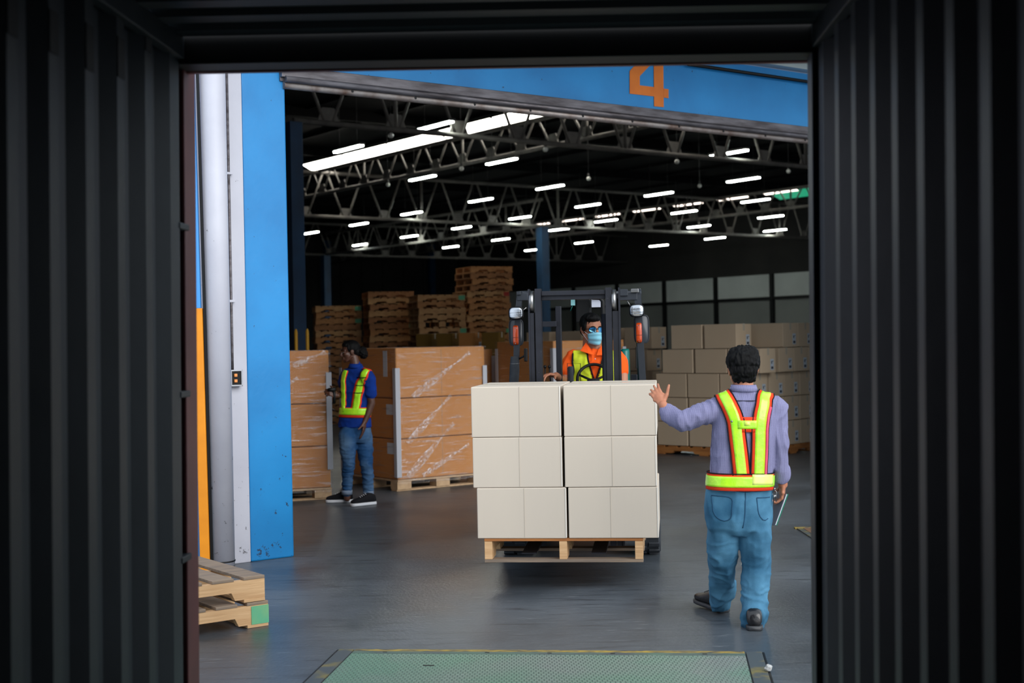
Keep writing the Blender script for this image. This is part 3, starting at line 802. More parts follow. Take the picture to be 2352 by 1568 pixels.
# ---------------------------------------------------------------- tall pile of brown cartons at the right
th = math.radians(-43.4)
e1 = V((math.cos(th), math.sin(th), 0)); e2 = V((-e1.y, e1.x, 0))
Q0 = P(1577, 784, 19.55)
HB = .352
def pile_pt(px, row_off=0.0):          # a corner on the pile's front line under pixel column px
    n = e2
    return onplane(px, 784, Q0 + e2 * row_off, n)
CNT = {}
rows = {
 4: ('bottom', .13, [(1575, 0, 0), (1651, 0, 0), (1728, 0, 1)]),
 3: ('fourth', .13 + HB, [(1575, 0, 0), (1651, 0, 0), (1728, 0, 1)]),
 2: ('third', .13 + 2 * HB, [(1574, 0, 0), (1649, 0.0, 1), (1726, 0, 1)]),
 1: ('second', .13 + 3 * HB, [(1590, 0, 0), (1668, 0, 0), (1746, 0, 1)]),
 0: ('top', .13 + 4 * HB, [(1612, 0, 0), (1691, 0, 1)]),
}
NUM = ['first', 'second', 'third', 'fourth', 'fifth']
for r in (4, 3, 2, 1, 0):
    nm, z, lst = rows[r]
    for i, (pxx, off, lab) in enumerate(lst):
        c = pile_pt(pxx, off + random.uniform(0, .008)); c.z = 0
        small_carton('brown carton in the %s row of the right-hand pile, %s from its forklift end' % (nm, NUM[i]), c, e1, .555, .40, z, HB, 'carton_brown', lab, 'brown cartons in the pile on the right')
# second block of the pile, its end faces to the light
ccor = pile_pt(1725); ccor.z = 0
rows2 = {4: (.13, 0), 3: (.13 + HB, 0), 2: (.13 + 2 * HB, 0), 1: (.13 + 3 * HB, .12), 0: (.13 + 4 * HB, .24)}
for r in (4, 3, 2, 1, 0):
    z, sh = rows2[r]
    for i in range(3):
        c = ccor + e2 * (.43 + i * .405 + sh) + e1 * (.01 if r > 1 else .10) ; c.z = 0
        small_carton('brown carton, %s row of the labelled block behind the standing man, %s from its corner' % (rows[r][0], NUM[i]), c, e1, .555, .40, z, HB, 'carton_brown', True, 'brown cartons in the labelled block')
for r in (4, 3, 2, 1):
    z, sh = rows2[r]
    c = ccor + e2 * .87 + e1 * .75; c.z = 0
# cartons further back, between the forklift and the pile
for i, (pxx, d, nm) in enumerate(((1497, 21.4, 'beside the forklift mirror'), (1428, 22.0, 'behind the forklift mast'), (1335, 23.0, 'behind the driver'), (1262, 23.6, 'behind the overhead guard'))):
    for k in range(5):
        c = P(pxx, 784, d); c.z = 0
        z = .13 + k * .352 if i < 2 else k * .372
        small_carton('brown carton of the far column %s, layer %s' % (nm, ('one', 'two', 'three', 'four', 'five')[k]), c + e1 * (-.10 if (k % 2 and i == 0) else 0), e1, .56, .40, z, .35 if i < 2 else .37, 'carton_brown', i < 2, 'brown cartons stacked behind the forklift')
for i, (cp, lab) in enumerate(((pile_pt(1725) - e1 * .85 + e2 * .21, 'wooden pallet under the right-hand pile of brown cartons'), )):
    t = make_pallet('wooden_pallet', lab, 1.7, .40, .128, 'wood_orange', 'wood_orange', notch=True, ndeck=8)
    t.location = (cp.x, cp.y, 0); t.rotation_euler = (0, 0, th)
cp = ccor + e2 * (.43 + .61) - e1 * .27
t = make_pallet('wooden_pallet', 'orange-stained pallet under the labelled block of cartons', 1.2, .56, .128, 'wood_orange', 'wood_orange')
t.location = (cp.x, cp.y, 0); t.rotation_euler = (0, 0, th + PI / 2)
for i, (pxx, d, nm) in enumerate(((1497, 21.4, 'beside the forklift mirror'), (1428, 22.0, 'behind the forklift mast'))):
    c = P(pxx, 784, d) - e1 * .33 + e2 * .2
    t = make_pallet('wooden_pallet', 'small pallet under the far carton column %s' % nm, .68, .5, .128, 'wood_orange', 'wood_orange')
    t.location = (c.x, c.y, 0); t.rotation_euler = (0, 0, th)
# ---------------------------------------------------------------- roof steel
def web(bm, a, b, r=.035): tube(bm, [a, b], r, 6)
def plate(b, c, along, z0, z1, w0, w1, t=.012):
    n = V((-along.y, along.x, 0))
    prism(b, [c - along * w0 + Z * z0 - n * t, c + along * w0 + Z * z0 - n * t, c + along * w1 + Z * z1 - n * t, c - along * w1 + Z * z1 - n * t], n * 2 * t)
def truss(label, start, along, L_, zb, zt, pitch, group, gus=True, rr=.034):
    t = thing('roof_truss', label, 'roof truss', tuple(start + Z * zb), 0, group)
    b = BM(); tube(b, [start + Z * zb, start + along * L_ + Z * zb], .055, 8); obj('bottom_chord', b, M['steel'], t, world=True)
    b = BM(); tube(b, [start + Z * zt, start + along * L_ + Z * zt], .06, 8); obj('top_chord', b, M['steel'], t, world=True)
    n = int(L_ / pitch)
    for k in range(n):
        c = start + along * (pitch * (k + .5))
        for s in (-1, 1):
            b = BM(); web(b, c + along * (.10 * s) + Z * (zb + .05), c + along * (pitch * .5 * s - .08 * s) + Z * zt, rr); obj('web_member', b, M['steel'], t, world=True)
        if k % 4 == 1:
            b = BM(); web(b, c + Z * zb, c + Z * zt, rr * 1.3); obj('post', b, M['steel'], t, world=True)
        if gus:
            b = BM(); plate(b, c, along, zb + .03, zb + .30, .24, .13); obj('gusset_plate', b, M['steel'], t, world=True)
    return t
names = [('main roof truss just inside the door, nearest of the long cross trusses', P1), ('main roof truss over the middle of the warehouse', P2), ('main roof truss deep in the warehouse before the back wall', P3)]
for lab, p in names:
    q0 = {P1: 11.8, P2: 17.0, P3: 24.0}[p]; q1 = {P1: 35.0, P2: 46.0, P3: QR}[p]
    truss(lab, W(q0, p, 0), A, q1 - q0, 5.92, 7.35, 1.5, 'main roof trusses')
truss('long roof truss along the bright skylight strip', W(21.3, P1 - 10, 0), B, P3 - P1 + 10, 6.65, 7.40, 1.35, 'trusses along the skylights', rr=.03)
truss('long roof truss beneath the broken row of skylights over the right', W(39.85, P1, 0), B, P4 - P1, 6.65, 7.40, 1.35, 'trusses along the skylights', rr=.03)
truss('long roof truss on the far side by the right wall', W(30.5, P2, 0), B, P3 - P2, 5.92, 6.9, 1.5, 'trusses along the skylights', rr=.03)
# inner columns
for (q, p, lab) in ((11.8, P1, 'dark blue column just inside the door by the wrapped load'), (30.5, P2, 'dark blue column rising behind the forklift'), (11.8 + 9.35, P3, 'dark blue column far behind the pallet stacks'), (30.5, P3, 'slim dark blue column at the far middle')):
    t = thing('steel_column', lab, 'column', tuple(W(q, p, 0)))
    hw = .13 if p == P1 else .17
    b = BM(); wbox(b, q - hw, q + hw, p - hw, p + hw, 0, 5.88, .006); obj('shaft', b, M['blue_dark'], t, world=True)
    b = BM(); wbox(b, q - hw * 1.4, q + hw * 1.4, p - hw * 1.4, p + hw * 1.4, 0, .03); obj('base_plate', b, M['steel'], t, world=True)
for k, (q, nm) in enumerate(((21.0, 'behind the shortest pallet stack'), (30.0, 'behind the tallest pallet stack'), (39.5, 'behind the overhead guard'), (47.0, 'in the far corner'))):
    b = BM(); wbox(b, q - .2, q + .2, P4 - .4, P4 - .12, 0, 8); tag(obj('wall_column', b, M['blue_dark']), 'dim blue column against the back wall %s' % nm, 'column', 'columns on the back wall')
# yellow bollards round the inner column
M['yellow'] = mat('yellow_paint', (226, 170, 40), .5)
for (pxx, nm) in ((680, 'nearer the pillar'), (706, 'nearer the pallets')):
    c = P(pxx, 784, 22.5)
    b = BM(); tube(b, [(c.x, c.y, 0), (c.x, c.y, 1.93), (c.x, c.y, 1.98)], [.028, .028, .012], 12)
    tag(obj('guard_pole', b, M['yellow']), 'slim yellow guard pole before the dark column, %s' % nm, 'post')
# ceiling tube lamps hung along B
lamps = [(1000, 289), (800, 342), (1152, 371), (970, 409), (1263, 430), (1104, 460), (1350, 472), (1513, 446), (1707, 413), (1674, 352), (945, 490), (824, 515), (713, 535), (828, 562), (940, 543),
         (1060, 523), (1150, 550), (1035, 567), (1194, 500), (1341, 557), (1224, 574), (1513, 564), (1571, 487), (1735, 461), (1770, 498), (1642, 547), (1605, 520), (1780, 529), (1284, 527), (1392, 507)]
proto = None
M['housing'] = mat('lamp_housing', (60, 60, 60), .6)
rowlab = {}
def nearest_words(px, py):
    col = 'left' if px < 1000 else 'centre' if px < 1300 else 'right of centre' if px < 1600 else 'far right'
    return col
order = {}
for (px_, py_) in lamps: order.setdefault(nearest_words(px_, py_), []).append((py_, px_))
for k in order: order[k].sort()
for (px_, py_) in lamps:
    c = G(px_, py_, 6.15)
    lst = order[nearest_words(px_, py_)]; i = lst.index((py_, px_))
    lab = 'lit ceiling tube lamp, %s of those at the %s of the photo' % (['highest', 'second highest', 'third highest', 'fourth highest', 'fifth highest', 'sixth highest', 'seventh highest', 'eighth highest', 'ninth highest', 'tenth highest', 'eleventh highest', 'twelfth highest'][i], nearest_words(px_, py_))
    if proto is None:
        proto = thing('ceiling_lamp', lab, 'ceiling lamp', (0, 0, 0), 0, 'tube lamps hung under the roof')
        b = BM(); box(b, (0, 0, .06), (.16, 1.26, .05), None, .005); obj('housing', b, M['housing'], proto)
        for s in (-.035, .035):
            b = BM(); tube(b, [(s, -.6, .015), (s, .6, .015)], .022, 8); obj('tube', b, M['lamp'], proto)
        for s in (-.4, .4):
            b = BM(); tube(b, [(0, s, .08), (0, s, 1.15)], .006, 4); obj('hanger', b, M['housing'], proto)
        o = proto
    else:
        o = copy_tree(proto)
        o['label'] = lab
    o.location = (c.x, c.y, 6.15 - .015)
    o.rotation_euler = (0, 0, math.atan2(-B.x, B.y))
# small round bulbs at the truss joints
mb = mat('white_bulb', (230, 230, 225), .3)
for i, (px_, py_) in enumerate(((898, 311), (1253, 343), (1060, 387), (1555, 371), (1607, 427), (1811, 393), (891, 424), (1352, 410))):
    c = G(px_, py_, 5.80)
    t = thing('round_bulb', 'small unlit white bulb under a roof truss, %s' % ['above the worker in blue', 'above the driver', 'above the tallest pallets', 'under the number four', 'left of the upper right lamp', 'at the right end of the near truss', 'under the skylight strip', 'right of the middle lamps'][i], 'bulb', tuple(c))
    b = BM(); bmesh.ops.create_uvsphere(b, u_segments=12, v_segments=8, radius=.055); obj('globe', b, mb, t, True)
    b = BM(); cyl(b, (0, 0, .05), (0, 0, .13), .025, 8); obj('socket', b, M['housing'], t)
    b = BM(); tube(b, [(0, 0, .12), (0, 0, 2.42)], .006, 4); obj('hanging_cord', b, M['housing'], t)
# skylight strips in the roof slope
def skylight(label, q, p, L_, m, w=.45, z0=7.74, z1=7.52, grp='skylight sheets'):
    b = BM()
    prism(b, [W(q, p, z0), W(q, p + L_, z0), W(q + w, p + L_, z1), W(q + w, p, z1)], Z * .02)
    o = tag(obj('skylight_panel', b, m), label, 'skylight', grp)
    b = BM()
    prism(b, [W(q - .04, p - .02, z0 + .034), W(q - .04, p + L_ + .02, z0 + .034), W(q + w + .04, p + L_ + .02, z1 + .022), W(q + w + .04, p - .02, z1 + .022)], Z * .02)
    obj('glow_blocker', b, M['roof'], o)  # added unseen sheet, keeps the panel's glow off the ceiling above
pp = 21.5; i = 0
while pp < 38.5:
    skylight('bright skylight sheet in the long roof strip, %s from the door' % NUM2[i] if False else 'bright skylight sheet of the long strip, number %s counting inward' % (['one', 'two', 'three', 'four', 'five', 'six', 'seven', 'eight', 'nine'][i]), 21.35, pp, 2.6, M['sky_panel'])
    pp += 2.72; i += 1
pp = 25.0; i = 0
words_ = 'one two three four five six seven eight nine ten eleven twelve thirteen fourteen fifteen sixteen seventeen eighteen nineteen twenty'.split()
M['sky_dim'] = mat('skylight_sheet_dim', (220, 215, 205), 0.5, emit=(255, 240, 228), strength=3.0)
while pp < 53:
    skylight('small skylight sheet of the broken far row, number %s counting inward' % words_[i], 39.9, pp, 1.7, M['sky_dim'], .25, 7.40, 7.32)
    pp += 2.6; i += 1
pg = G(1770, 452, 7.4)
skylight('green translucent roof sheet beside the far skylight row', 40.6, 33.0, 4.3, M['green_panel'], .6, 7.42, 7.20, None)
# ---------------------------------------------------------------- forklift
M['mast'] = mat('mast_steel', (36, 38, 47), .45, .3, c2=(26, 28, 35), scale=8, lo=.4, hi=.7, spots=(26, .70, (150, 148, 150), .001))
M['guard'] = mat('guard_grey', (44, 49, 57), .45, .15, c2=(36, 41, 49), scale=6)
M['rubber'] = mat('tyre_rubber', (40, 44, 50), .8, c2=(52, 57, 64), scale=12, bump=.2, bscale=20)
M['teal'] = mat('teal_paint', (0, 112, 104), .3, c2=(0, 98, 92), scale=3)
M['chrome'] = mat('worn_metal', (150, 150, 150), .3, .9)
M['amber'] = mat('amber_lens', (190, 66, 14), .2, coat=.6)
M['glass'] = mat('lamp_glass', (200, 205, 212), .08, .85, coat=1, bump=.3, bscale=60, bstretch=(.05, 1, 1))
M['mirror'] = mat('mirror_back', (58, 63, 70), .4)
M['cushion'] = mat('seat_vinyl', (28, 28, 30), .5)
fk = thing('forklift', 'dark counterbalance forklift facing out of the door, carrying pale cartons', 'forklift', tuple(FO), -FA)
MFi = MF.inverted(); FN = MF.to_3x3() @ V((0, 1, 0))
def fl(px, py, yl): return MFi @ onplane(px, py, FL(0, yl, 0), FN)
def fbox(nm, px0, px1, py0, py1, y0, y1, m, bev=.003, par=None, world=False):
    a, c = fl(px0, py0, y0), fl(px1, py1, y0)
    b = BM(); box(b, ((a.x + c.x) / 2, (y0 + y1) / 2, (a.z + c.z) / 2), (abs(c.x - a.x), abs(y1 - y0), abs(a.z - c.z)), None, bev)
    return obj(nm, b, m, par or fk)
def fbox3(nm, x0, x1, y0, y1, z0, z1, m, bev=.004, par=None):
    b = BM(); box(b, ((x0 + x1) / 2, (y0 + y1) / 2, (z0 + z1) / 2), (x1 - x0, y1 - y0, z1 - z0), None, bev)
    return obj(nm, b, m, par or fk)
YM = -.44
def rail(px0, px1, pyt, y0, y1, m=None, lean=True):
    """upright rail whose front spans px0..px1 at the top row pyt, standing to z=.12"""
    a, c = fl(px0, pyt, y0), fl(px1, pyt, y0)
    b = BM(); hw = (c.x - a.x)
    x0 = a.x
    # I section: front flange, web, rear flange
    pr = [(x0, y0), (x0 + hw, y0), (x0 + hw, y0 + .02), (x0 + hw * .7, y0 + .02), (x0 + hw * .7, y1 - .02), (x0 + hw, y1 - .02), (x0 + hw, y1), (x0, y1)]
    prism(b, [(x, y, .12) for x, y in pr], (0, 0, a.z - .12))
    return obj('mast_rail', b, m or M['mast'], fk)
rail(1212, 1215.5, 664, YM, YM + .10); rail(1228, 1242, 663, YM, YM + .09)
rail(1390, 1404, 660, YM, YM + .09); rail(1419.5, 1423, 660, YM, YM + .10)
def rail2(px0, px1, pyt):
    a, c = fl(px0, pyt, YM + .01), fl(px1, pyt, YM + .01)
    b = BM(); prism(b, [(a.x, YM + .01, .12), (c.x, YM + .01, .12), (c.x, YM + .09, .12), (a.x, YM + .09, .12)], (0, 0, a.z - .12)); return obj('mast_rail', b, M['mast'], fk)
rail2(1213, 1226, 719); rail2(1407, 1420.5, 714)
for (pa, pb_, py) in ((1216, 1226.5, 693), (1405.5, 1415, 690)):
    a, c = fl(pa, py, YM + .05), fl(pb_, py, YM + .05)
    b = BM(); cyl(b, (a.x, YM + .07, a.z), (c.x, YM + .07, a.z), .085, 28); s_ = obj('chain_sheave', b, M['chrome'], fk)
    b = BM(); box(b, ((a.x + c.x) / 2, YM + .155, (a.z + .4) / 2), (abs(c.x - a.x) * .8, .008, a.z - .4)); obj('lift_chain', b, M['black'], fk)
fbox('mast_tie_bar', 1243, 1390, 668.5, 675.5, YM + .02, YM + .09, M['mast'])
fbox('mast_tie_bar', 1243, 1390, 677, 686, YM + .05, YM + .10, M['mast'])
fbox3('mast_cross_member', -.42, .40, YM, YM + .09, .20, .32, M['mast'])
fbox3('mast_cross_member', -.42, .40, YM + .01, YM + .08, 1.00, 1.10, M['mast'])
for s, nm in ((-1, ''), (1, '')):
    b = BM(); cyl(b, (s * .27 - .02, YM + .14, .2), (s * .27 - .02, YM + .14, 1.9), .028, 16); obj('lift_cylinder', b, M['mast'], fk)
fbox3('carriage', -.44, .42, YM - .06, YM - .01, .30, .42, M['mast']); fbox3('carriage', -.44, .42, YM - .06, YM - .01, .62, .72, M['mast'])
for s in (-.25, .23):
    b = BM(); prism(b, [(s - .05, YM - .07, .232), (s - .05, YM - .07, .70), (s - .05, YM - .11, .70), (s - .05, YM - .11, .272), (s - .05, YM - 1.08, .240), (s - .05, YM - 1.08, .232)], (.10, 0, 0)); obj('fork', b, M['mast'], fk)
# wheels
def wheel(x, y, r, wd, nm='wheel'):
    b = BM()
    prof = [(-.5, .80), (-.5, .93), (-.42, 1.0), (.42, 1.0), (.5, .93), (.5, .80)]
    n = 40
    rings = []
    for (u, v) in prof:
        rings.append([V((x + u * wd, y + math.cos(2 * PI * k / n) * v * r, r + math.sin(2 * PI * k / n) * v * r)) for k in range(n)])
    loft(b, rings)
    for k in range(n // 2):
        t = 2 * PI * k * 2 / n
        for s in (-1, 1):
            Mx = Matrix.Translation((x + s * wd * .27, y, r)) @ Matrix.Rotation(t + (.08 * s), 4, 'X') @ Matrix.Rotation(.3 * s, 4, 'Z')
            box(b, (0, 0, r * 1.0), (wd * .40, r * .13, .022), Matrix.Translation((x + s * wd * .25, y, r)) @ Matrix.Rotation(t + .08 * s, 4, 'X'))
    o = obj(nm, b, M['rubber'], fk)
    b = BM(); cyl(b, (x - wd * .44, y, r), (x + wd * .44, y, r), r * .62, 28); obj('rim', b, M['teal'], o)
wxl, wxr = fl(1181, 1260, -.2).x, fl(1488, 1260, -.2).x
wheel(wxl, 0, .29, .20); wheel(wxr, 0, .29, .20)
wheel(-.42, 1.45, .23, .16); wheel(.42, 1.45, .23, .16)
# chassis
fbox3('axle', wxl, wxr, -.06, .06, .22, .34, M['black'])
b = BM()
prism(b, [(-.46, -.12, .30), (-.46, 1.1, .22), (-.46, 1.1, .55), (-.46, .2, .55), (-.46, .0, .95), (-.46, -.12, .95)], (.90, 0, 0)); obj('front_cowl', b, M['guard'], fk)
fbox3('dashboard', -.40, .40, .02, .25, .95, 1.12, M['cushion'], .02)
b = BM()
for i in range(1): pass
loft(b, [oval((0, .62, z), (.42 * s, 0, 0), (0, .3 * s, 0), 28, 5) for z, s in ((.55, 1), (.9, 1), (.94, .94))]); obj('seat_base', b, M['black'], fk)
loft_ = BM(); loft(loft_, [oval((0, 1.55, z), (.50 * s, 0, 0), (0, .42 * s, 0), 32, 4.5) for z, s in ((.20, .92), (.3, 1), (1.0, 1), (1.10, .93), (1.12, .8))]); obj('counterweight', loft_, M['teal'], fk, True)
b = BM(); loft(b, [oval((.05, .80, z), (.25 * s, 0, 0), (0, .25 * s, 0), 24, 4) for z, s in ((.94, .95), (.97, 1), (1.04, 1), (1.06, .93))]); obj('seat', b, M['cushion'], fk, True)
b = BM(); loft(b, [oval((.05, 1.02 + (z - 1.06) * .2, z), (.23 * s, 0, 0), (0, .05 * s, 0), 24, 3) for z, s in ((1.06, .95), (1.1, 1), (1.35, 1), (1.46, .85), (1.48, .6))]); obj('seat_back', b, M['cushion'], fk, True)
# teal side panel behind the driver
ta, tc_ = fl(1425, 801, 1.25), fl(1447, 876, 1.25)
b = BM(); cx_, cz0, cz1 = (ta.x + tc_.x) / 2, tc_.z, ta.z
loft(b, [oval((cx_, 1.30, z), ((tc_.x - ta.x) / 2 * s, 0, 0), (0, .13 * s, 0), 24, 3.5) for z, s in ((1.0, 1), (cz1 - .03, 1), (cz1 - .008, .93), (cz1, .8))]); obj('rear_side_panel', b, M['teal'], fk, True)
# overhead guard
def gpost(nm, pts, w_, d_, m=None):
    b = BM(); pts = [V(p) for p in pts]
    rings = []
    for p in pts: rings.append([p + V((sx * w_ / 2, sy * d_ / 2, 0)) for sx, sy in ((-1, -1), (1, -1), (1, 1), (-1, 1))])
    loft(b, rings); return obj(nm, b, m or M['guard'], fk)
yg = -.06
tl, tr2 = fl(1193, 686, yg), fl(1464, 684, yg)
gz = fl(1193, 672, yg).z
for s, top_px, mid_px, bot_px, wpx in ((-1, 1194, 1190, 1184, 13), (1, 1464, 1467, 1477, 15)):
    a = fl(top_px, 676, yg); m_ = fl(mid_px, 720, yg); c = fl(bot_px, 884, yg)
    gpost('guard_front_leg', [(a.x, yg, a.z), (m_.x, yg, m_.z), (c.x, yg, c.z), (c.x + .004 * s, yg + .02, .55)], wpx / 288.0, .05)
    ra = V((a.x * .96, 1.35, 2.07))
    b = BM(); tube(b, [(a.x, yg, a.z), (a.x * .99, .6, 2.10), ra], .028, 10); obj('guard_side_bar', b, M['guard'], fk)
    b = BM(); tube(b, [ra, (ra.x, 1.42, 1.1)], .028, 10); obj('guard_rear_leg', b, M['guard'], fk)
fbox('guard_front_bar', 1187, 1213, 673, 690, yg - .03, yg + .03, M['guard'], .005)
fbox('guard_front_bar', 1422, 1464, 673, 689, yg - .03, yg + .03, M['guard'], .005)
fbox('guard_bracket', 1424, 1442, 664, 679, yg - .05, yg - .01, M['guard'])
fbox('guard_bracket', 1449, 1467, 663, 671, yg - .05, yg - .02, M['chrome'])
fbox('guard_bracket', 1186, 1196, 669, 677, yg - .05, yg - .02, M['guard'])
for k in range(5):
    y = .15 + k * .24
    b = BM(); tube(b, [(tl.x * .98, y, 2.075), (tr2.x * .98, y, 2.075)], .016, 8); obj('guard_roof_bar', b, M['guard'], fk)
fbox('cab_post', 1275, 1292, 703, 884, .30, .36, M['mast'], .006)
p_ = [fl(1360, 683, .10), fl(1378, 684, .10), fl(1384.5, 692, .10), fl(1388, 800, .10), fl(1391, 884, .10)]
b = BM(); tube(b, p_, .019, 10); obj('cab_post', b, M['black'], fk)
fbox('cross_plate', 1246, 1278, 738, 750, .25, .30, M['mast'])
# hanging document box, papers
fbox('control_box', 1322, 1358, 686, 741, .95, 1.07, M['black'], .012)
fbox('blue_note', 1311, 1321, 686, 701, .93, .933, mat('note_blue', (150, 215, 220), .6), 0)
fbox('white_note', 1358.5, 1380, 684, 705, .90, .903, mat('note_white', (205, 210, 225), .6), 0)
b = BM(); q_ = [fl(1315, 702, .93), fl(1312.5, 708, .93), fl(1310, 714, .93)]; tube(b, q_, .003, 6); obj('ribbon', b, M['teal'], fk)
# steering wheel and column
wc = fl(1363, 869, .42); R_ = .155
b = BM(); n = 40; pts = []
tilt = math.radians(28)
for k in range(n + 1):
    t = 2 * PI * k / n; pts.append(V((wc.x + math.cos(t) * R_ * .86, .42 + math.sin(t) * R_ * math.cos(math.radians(52)) * 1.0, wc.z + math.sin(t) * R_ * math.sin(math.radians(48)))))
tube(b, pts, .013, 10, False); sw_ = obj('steering_wheel', b, M['black'], fk)
for t in (.3, PI - .3, PI * 1.5):
    b = BM(); tube(b, [(wc.x, .40, wc.z - .02), (wc.x + math.cos(t) * R_ * .84, .42 + math.sin(t) * R_ * .6, wc.z + math.sin(t) * R_ * .73)], .010, 8); obj('spoke', b, M['black'], sw_)
b = BM(); loft(b, [oval((wc.x + .03 * (1 - f), .40 - .20 * (1 - f), 1.0 + (wc.z - 1.0) * f), (.12 - .07 * f, 0, 0), (0, .08 - .04 * f, 0), 18, 2.5) for f in (0, .5, .9, 1)]); obj('steering_column', b, M['cushion'], fk, True)
a = fl(1310.5, 841, .20); b = BM(); tube(b, [(a.x, .2, 1.1), (a.x, .2, a.z - .012), (a.x, .2, a.z)], [.024, .024, .018], 20); obj('reservoir', b, M['rubber'], fk)
q_ = [fl(1303, 878, .15), fl(1303, 834.5, .15), fl(1333, 834.5, .15), fl(1333.5, 884, .15)]
b = BM(); tube(b, q_, .003, 6); obj('wire_frame', b, M['black'], fk)
for px_, tilt_ in ((1252, 0), (1262, 3)):
    a, c = fl(px_, 842, .30), fl(px_ + tilt_, 884, .30)
    b = BM(); tube(b, [(c.x, .3, 1.0), (c.x, .3, c.z), (a.x, .3, a.z)], .006, 8); bmesh.ops.create_uvsphere(b, u_segments=10, v_segments=8, radius=.014, matrix=Matrix.Translation((a.x, .3, a.z))); obj('lever', b, M['black'], fk, True)
fbox('hydraulic_block', 1449, 1464, 860, 884, .05, .12, M['guard'])
fbox3('hydraulic_block', -.42, -.18, .02, .22, 1.0, 1.22, M['black'], .03)
# lamps, indicators, mirrors
def rrect(cx, cz, w_, h_, y, n=28, p=3.2): return oval((cx, y, cz), (w_ / 2, 0, 0), (0, 0, h_ / 2), n, p)
for (hx, hy, mx0, mx1, my0, my1, sx0, sx1, sy0, sy1, my) in ((1185, 719, 1169, 1202, 734, 793, 1177.5, 1191.5, 747, 792, .0), (1462.5, 713, 1456, 1491, 724, 787, 1460, 1475, 741, 787, .0)):
    c = fl(hx, hy, -.16)
    b = BM(); loft(b, [rrect(c.x, c.z, .118 * s, .105 * s, y) for y, s in ((-.16, 1), (-.12, 1.0), (-.08, .75), (-.065, .45))]); h = obj('headlamp', b, M['black'], fk, True)
    b = BM(); loft(b, [rrect(c.x, c.z, .105 * s, .092 * s, y) for y, s in ((-.161, 1), (-.166, .96), (-.170, .8), (-.172, .4))]); obj('lens', b, M['glass'], h, True)
    a0, a1 = fl(mx0, my0, my - .01), fl(mx1, my1, my - .01)
    b = BM(); loft(b, [rrect((a0.x + a1.x) / 2, (a0.z + a1.z) / 2, abs(a1.x - a0.x) * s, abs(a0.z - a1.z) * s, y, 28, 5) for y, s in ((-.005, .96), (0.0, 1), (.02, 1), (.026, .9))]); mr = obj('side_mirror', b, M['mirror'], fk, True)
    b = BM(); ring = rrect((a0.x + a1.x) / 2, (a0.z + a1.z) / 2, abs(a1.x - a0.x), abs(a0.z - a1.z), -.006, 28, 5); tube(b, ring + [ring[0]], .004, 6, False); obj('mirror_rim', b, M['guard'], mr, True)
    s0, s1 = fl(sx0, sy0, -.09), fl(sx1, sy1, -.09)
    b = BM(); loft(b, [rrect((s0.x + s1.x) / 2, (s0.z + s1.z) / 2, abs(s1.x - s0.x) * s, abs(s0.z - s1.z) * s, y, 24, 6) for y, s in ((-.05, 1), (-.09, 1), (-.105, .9), (-.11, .7))]); sg = obj('turn_signal', b, M['amber'], fk, True)
    zz = s0.z + (s1.z - s0.z) * .62
    b = BM(); box(b, ((s0.x + s1.x) / 2, -.1065, zz), (abs(s1.x - s0.x) * .95, .008, .003)); obj('seam', b, M['black'], sg)
    for f in (.12, .92):
        b = BM(); cyl(b, ((s0.x + s1.x) / 2, -.116, s0.z + (s1.z - s0.z) * f), ((s0.x + s1.x) / 2, -.09, s0.z + (s1.z - s0.z) * f), .004, 8); obj('screw', b, M['chrome'], sg)
p0, p1 = fl(1193, 716, -.08), fl(1209, 706, -.08)
b = BM(); tube(b, [p0, (p0 + p1) / 2 + V((0, 0, -.005)), p1], .004, 6); obj('lamp_cable', b, M['chrome'], fk)
p0, p1 = fl(1449, 705, -.08), fl(1440, 689, -.08)
b = BM(); tube(b, [p0, p1], .004, 6); obj('lamp_cable', b, M['chrome'], fk)
a, c = fl(1182, 824, -.11), fl(1180, 884, -.11)
b = BM(); tube(b, [(a.x, -.11, a.z + .02), (a.x, -.11, a.z), (a.x - .002, -.11, a.z - .08), (c.x, -.11, c.z), (c.x, -.1, c.z - .1)], [.030, .034, .040, .038, .03], 18); obj('hose_sleeve', b, M['rubber'], fk)
b = BM(); z_ = fl(1182, 834, -.11).z; ring = oval((a.x, -.11, z_), (.038, 0, 0), (0, .038, .004), 20); tube(b, ring + [ring[0]], .002, 6, False); obj('sleeve_tie', b, M['chrome'], fk)
q_ = [fl(1190, 825, -.1), fl(1203, 818, -.1), fl(1209, 808, -.1)]
b = BM(); tube(b, q_, .007, 8); obj('mirror_arm', b, M['black'], fk)
fbox('mirror_clamp', 1203, 1211, 800, 830, -.12, -.06, M['black'], .006)
fbox('lever_rod', 1459.5, 1464, 796, 846, -.10, -.085, M['black'], .003)
# ---------------------------------------------------------------- figures
def cap_(bm, p0, p1, r0, r1, flat=None, n=14, h=4):
    """round-ended tapered limb; flat=(direction, factor) squashes the section"""
    p0, p1 = V(p0), V(p1)
    d = p1 - p0
    if d.length < 1e-6: d = V((0, 0, 1e-4))
    dn = d.normalized(); u, v = frame_axes(dn)
    rings = []
    def ringat(c, r):
        out = []
        for k in range(n):
            o = (u * math.cos(2 * PI * k / n) + v * math.sin(2 * PI * k / n)) * r
            if flat: f = V(flat[0]).normalized(); o = o - f * o.dot(f) * (1 - flat[1])
            out.append(c + o)
        return out
    for i in range(h): 
        t = (PI / 2) * (1 - (i + .35) / (h + .35)); rings.append(ringat(p0 - dn * r0 * math.sin(t), r0 * math.cos(t)))
    rings.append(ringat(p0, r0)); rings.append(ringat((p0 + p1) / 2, (r0 + r1) / 2)); rings.append(ringat(p1, r1))
    for i in range(h - 1, -1, -1):
        t = (PI / 2) * (1 - (i + .35) / (h + .35)); rings.append(ringat(p1 + dn * r1 * math.sin(t), r1 * math.cos(t)))
    loft(bm, rings)
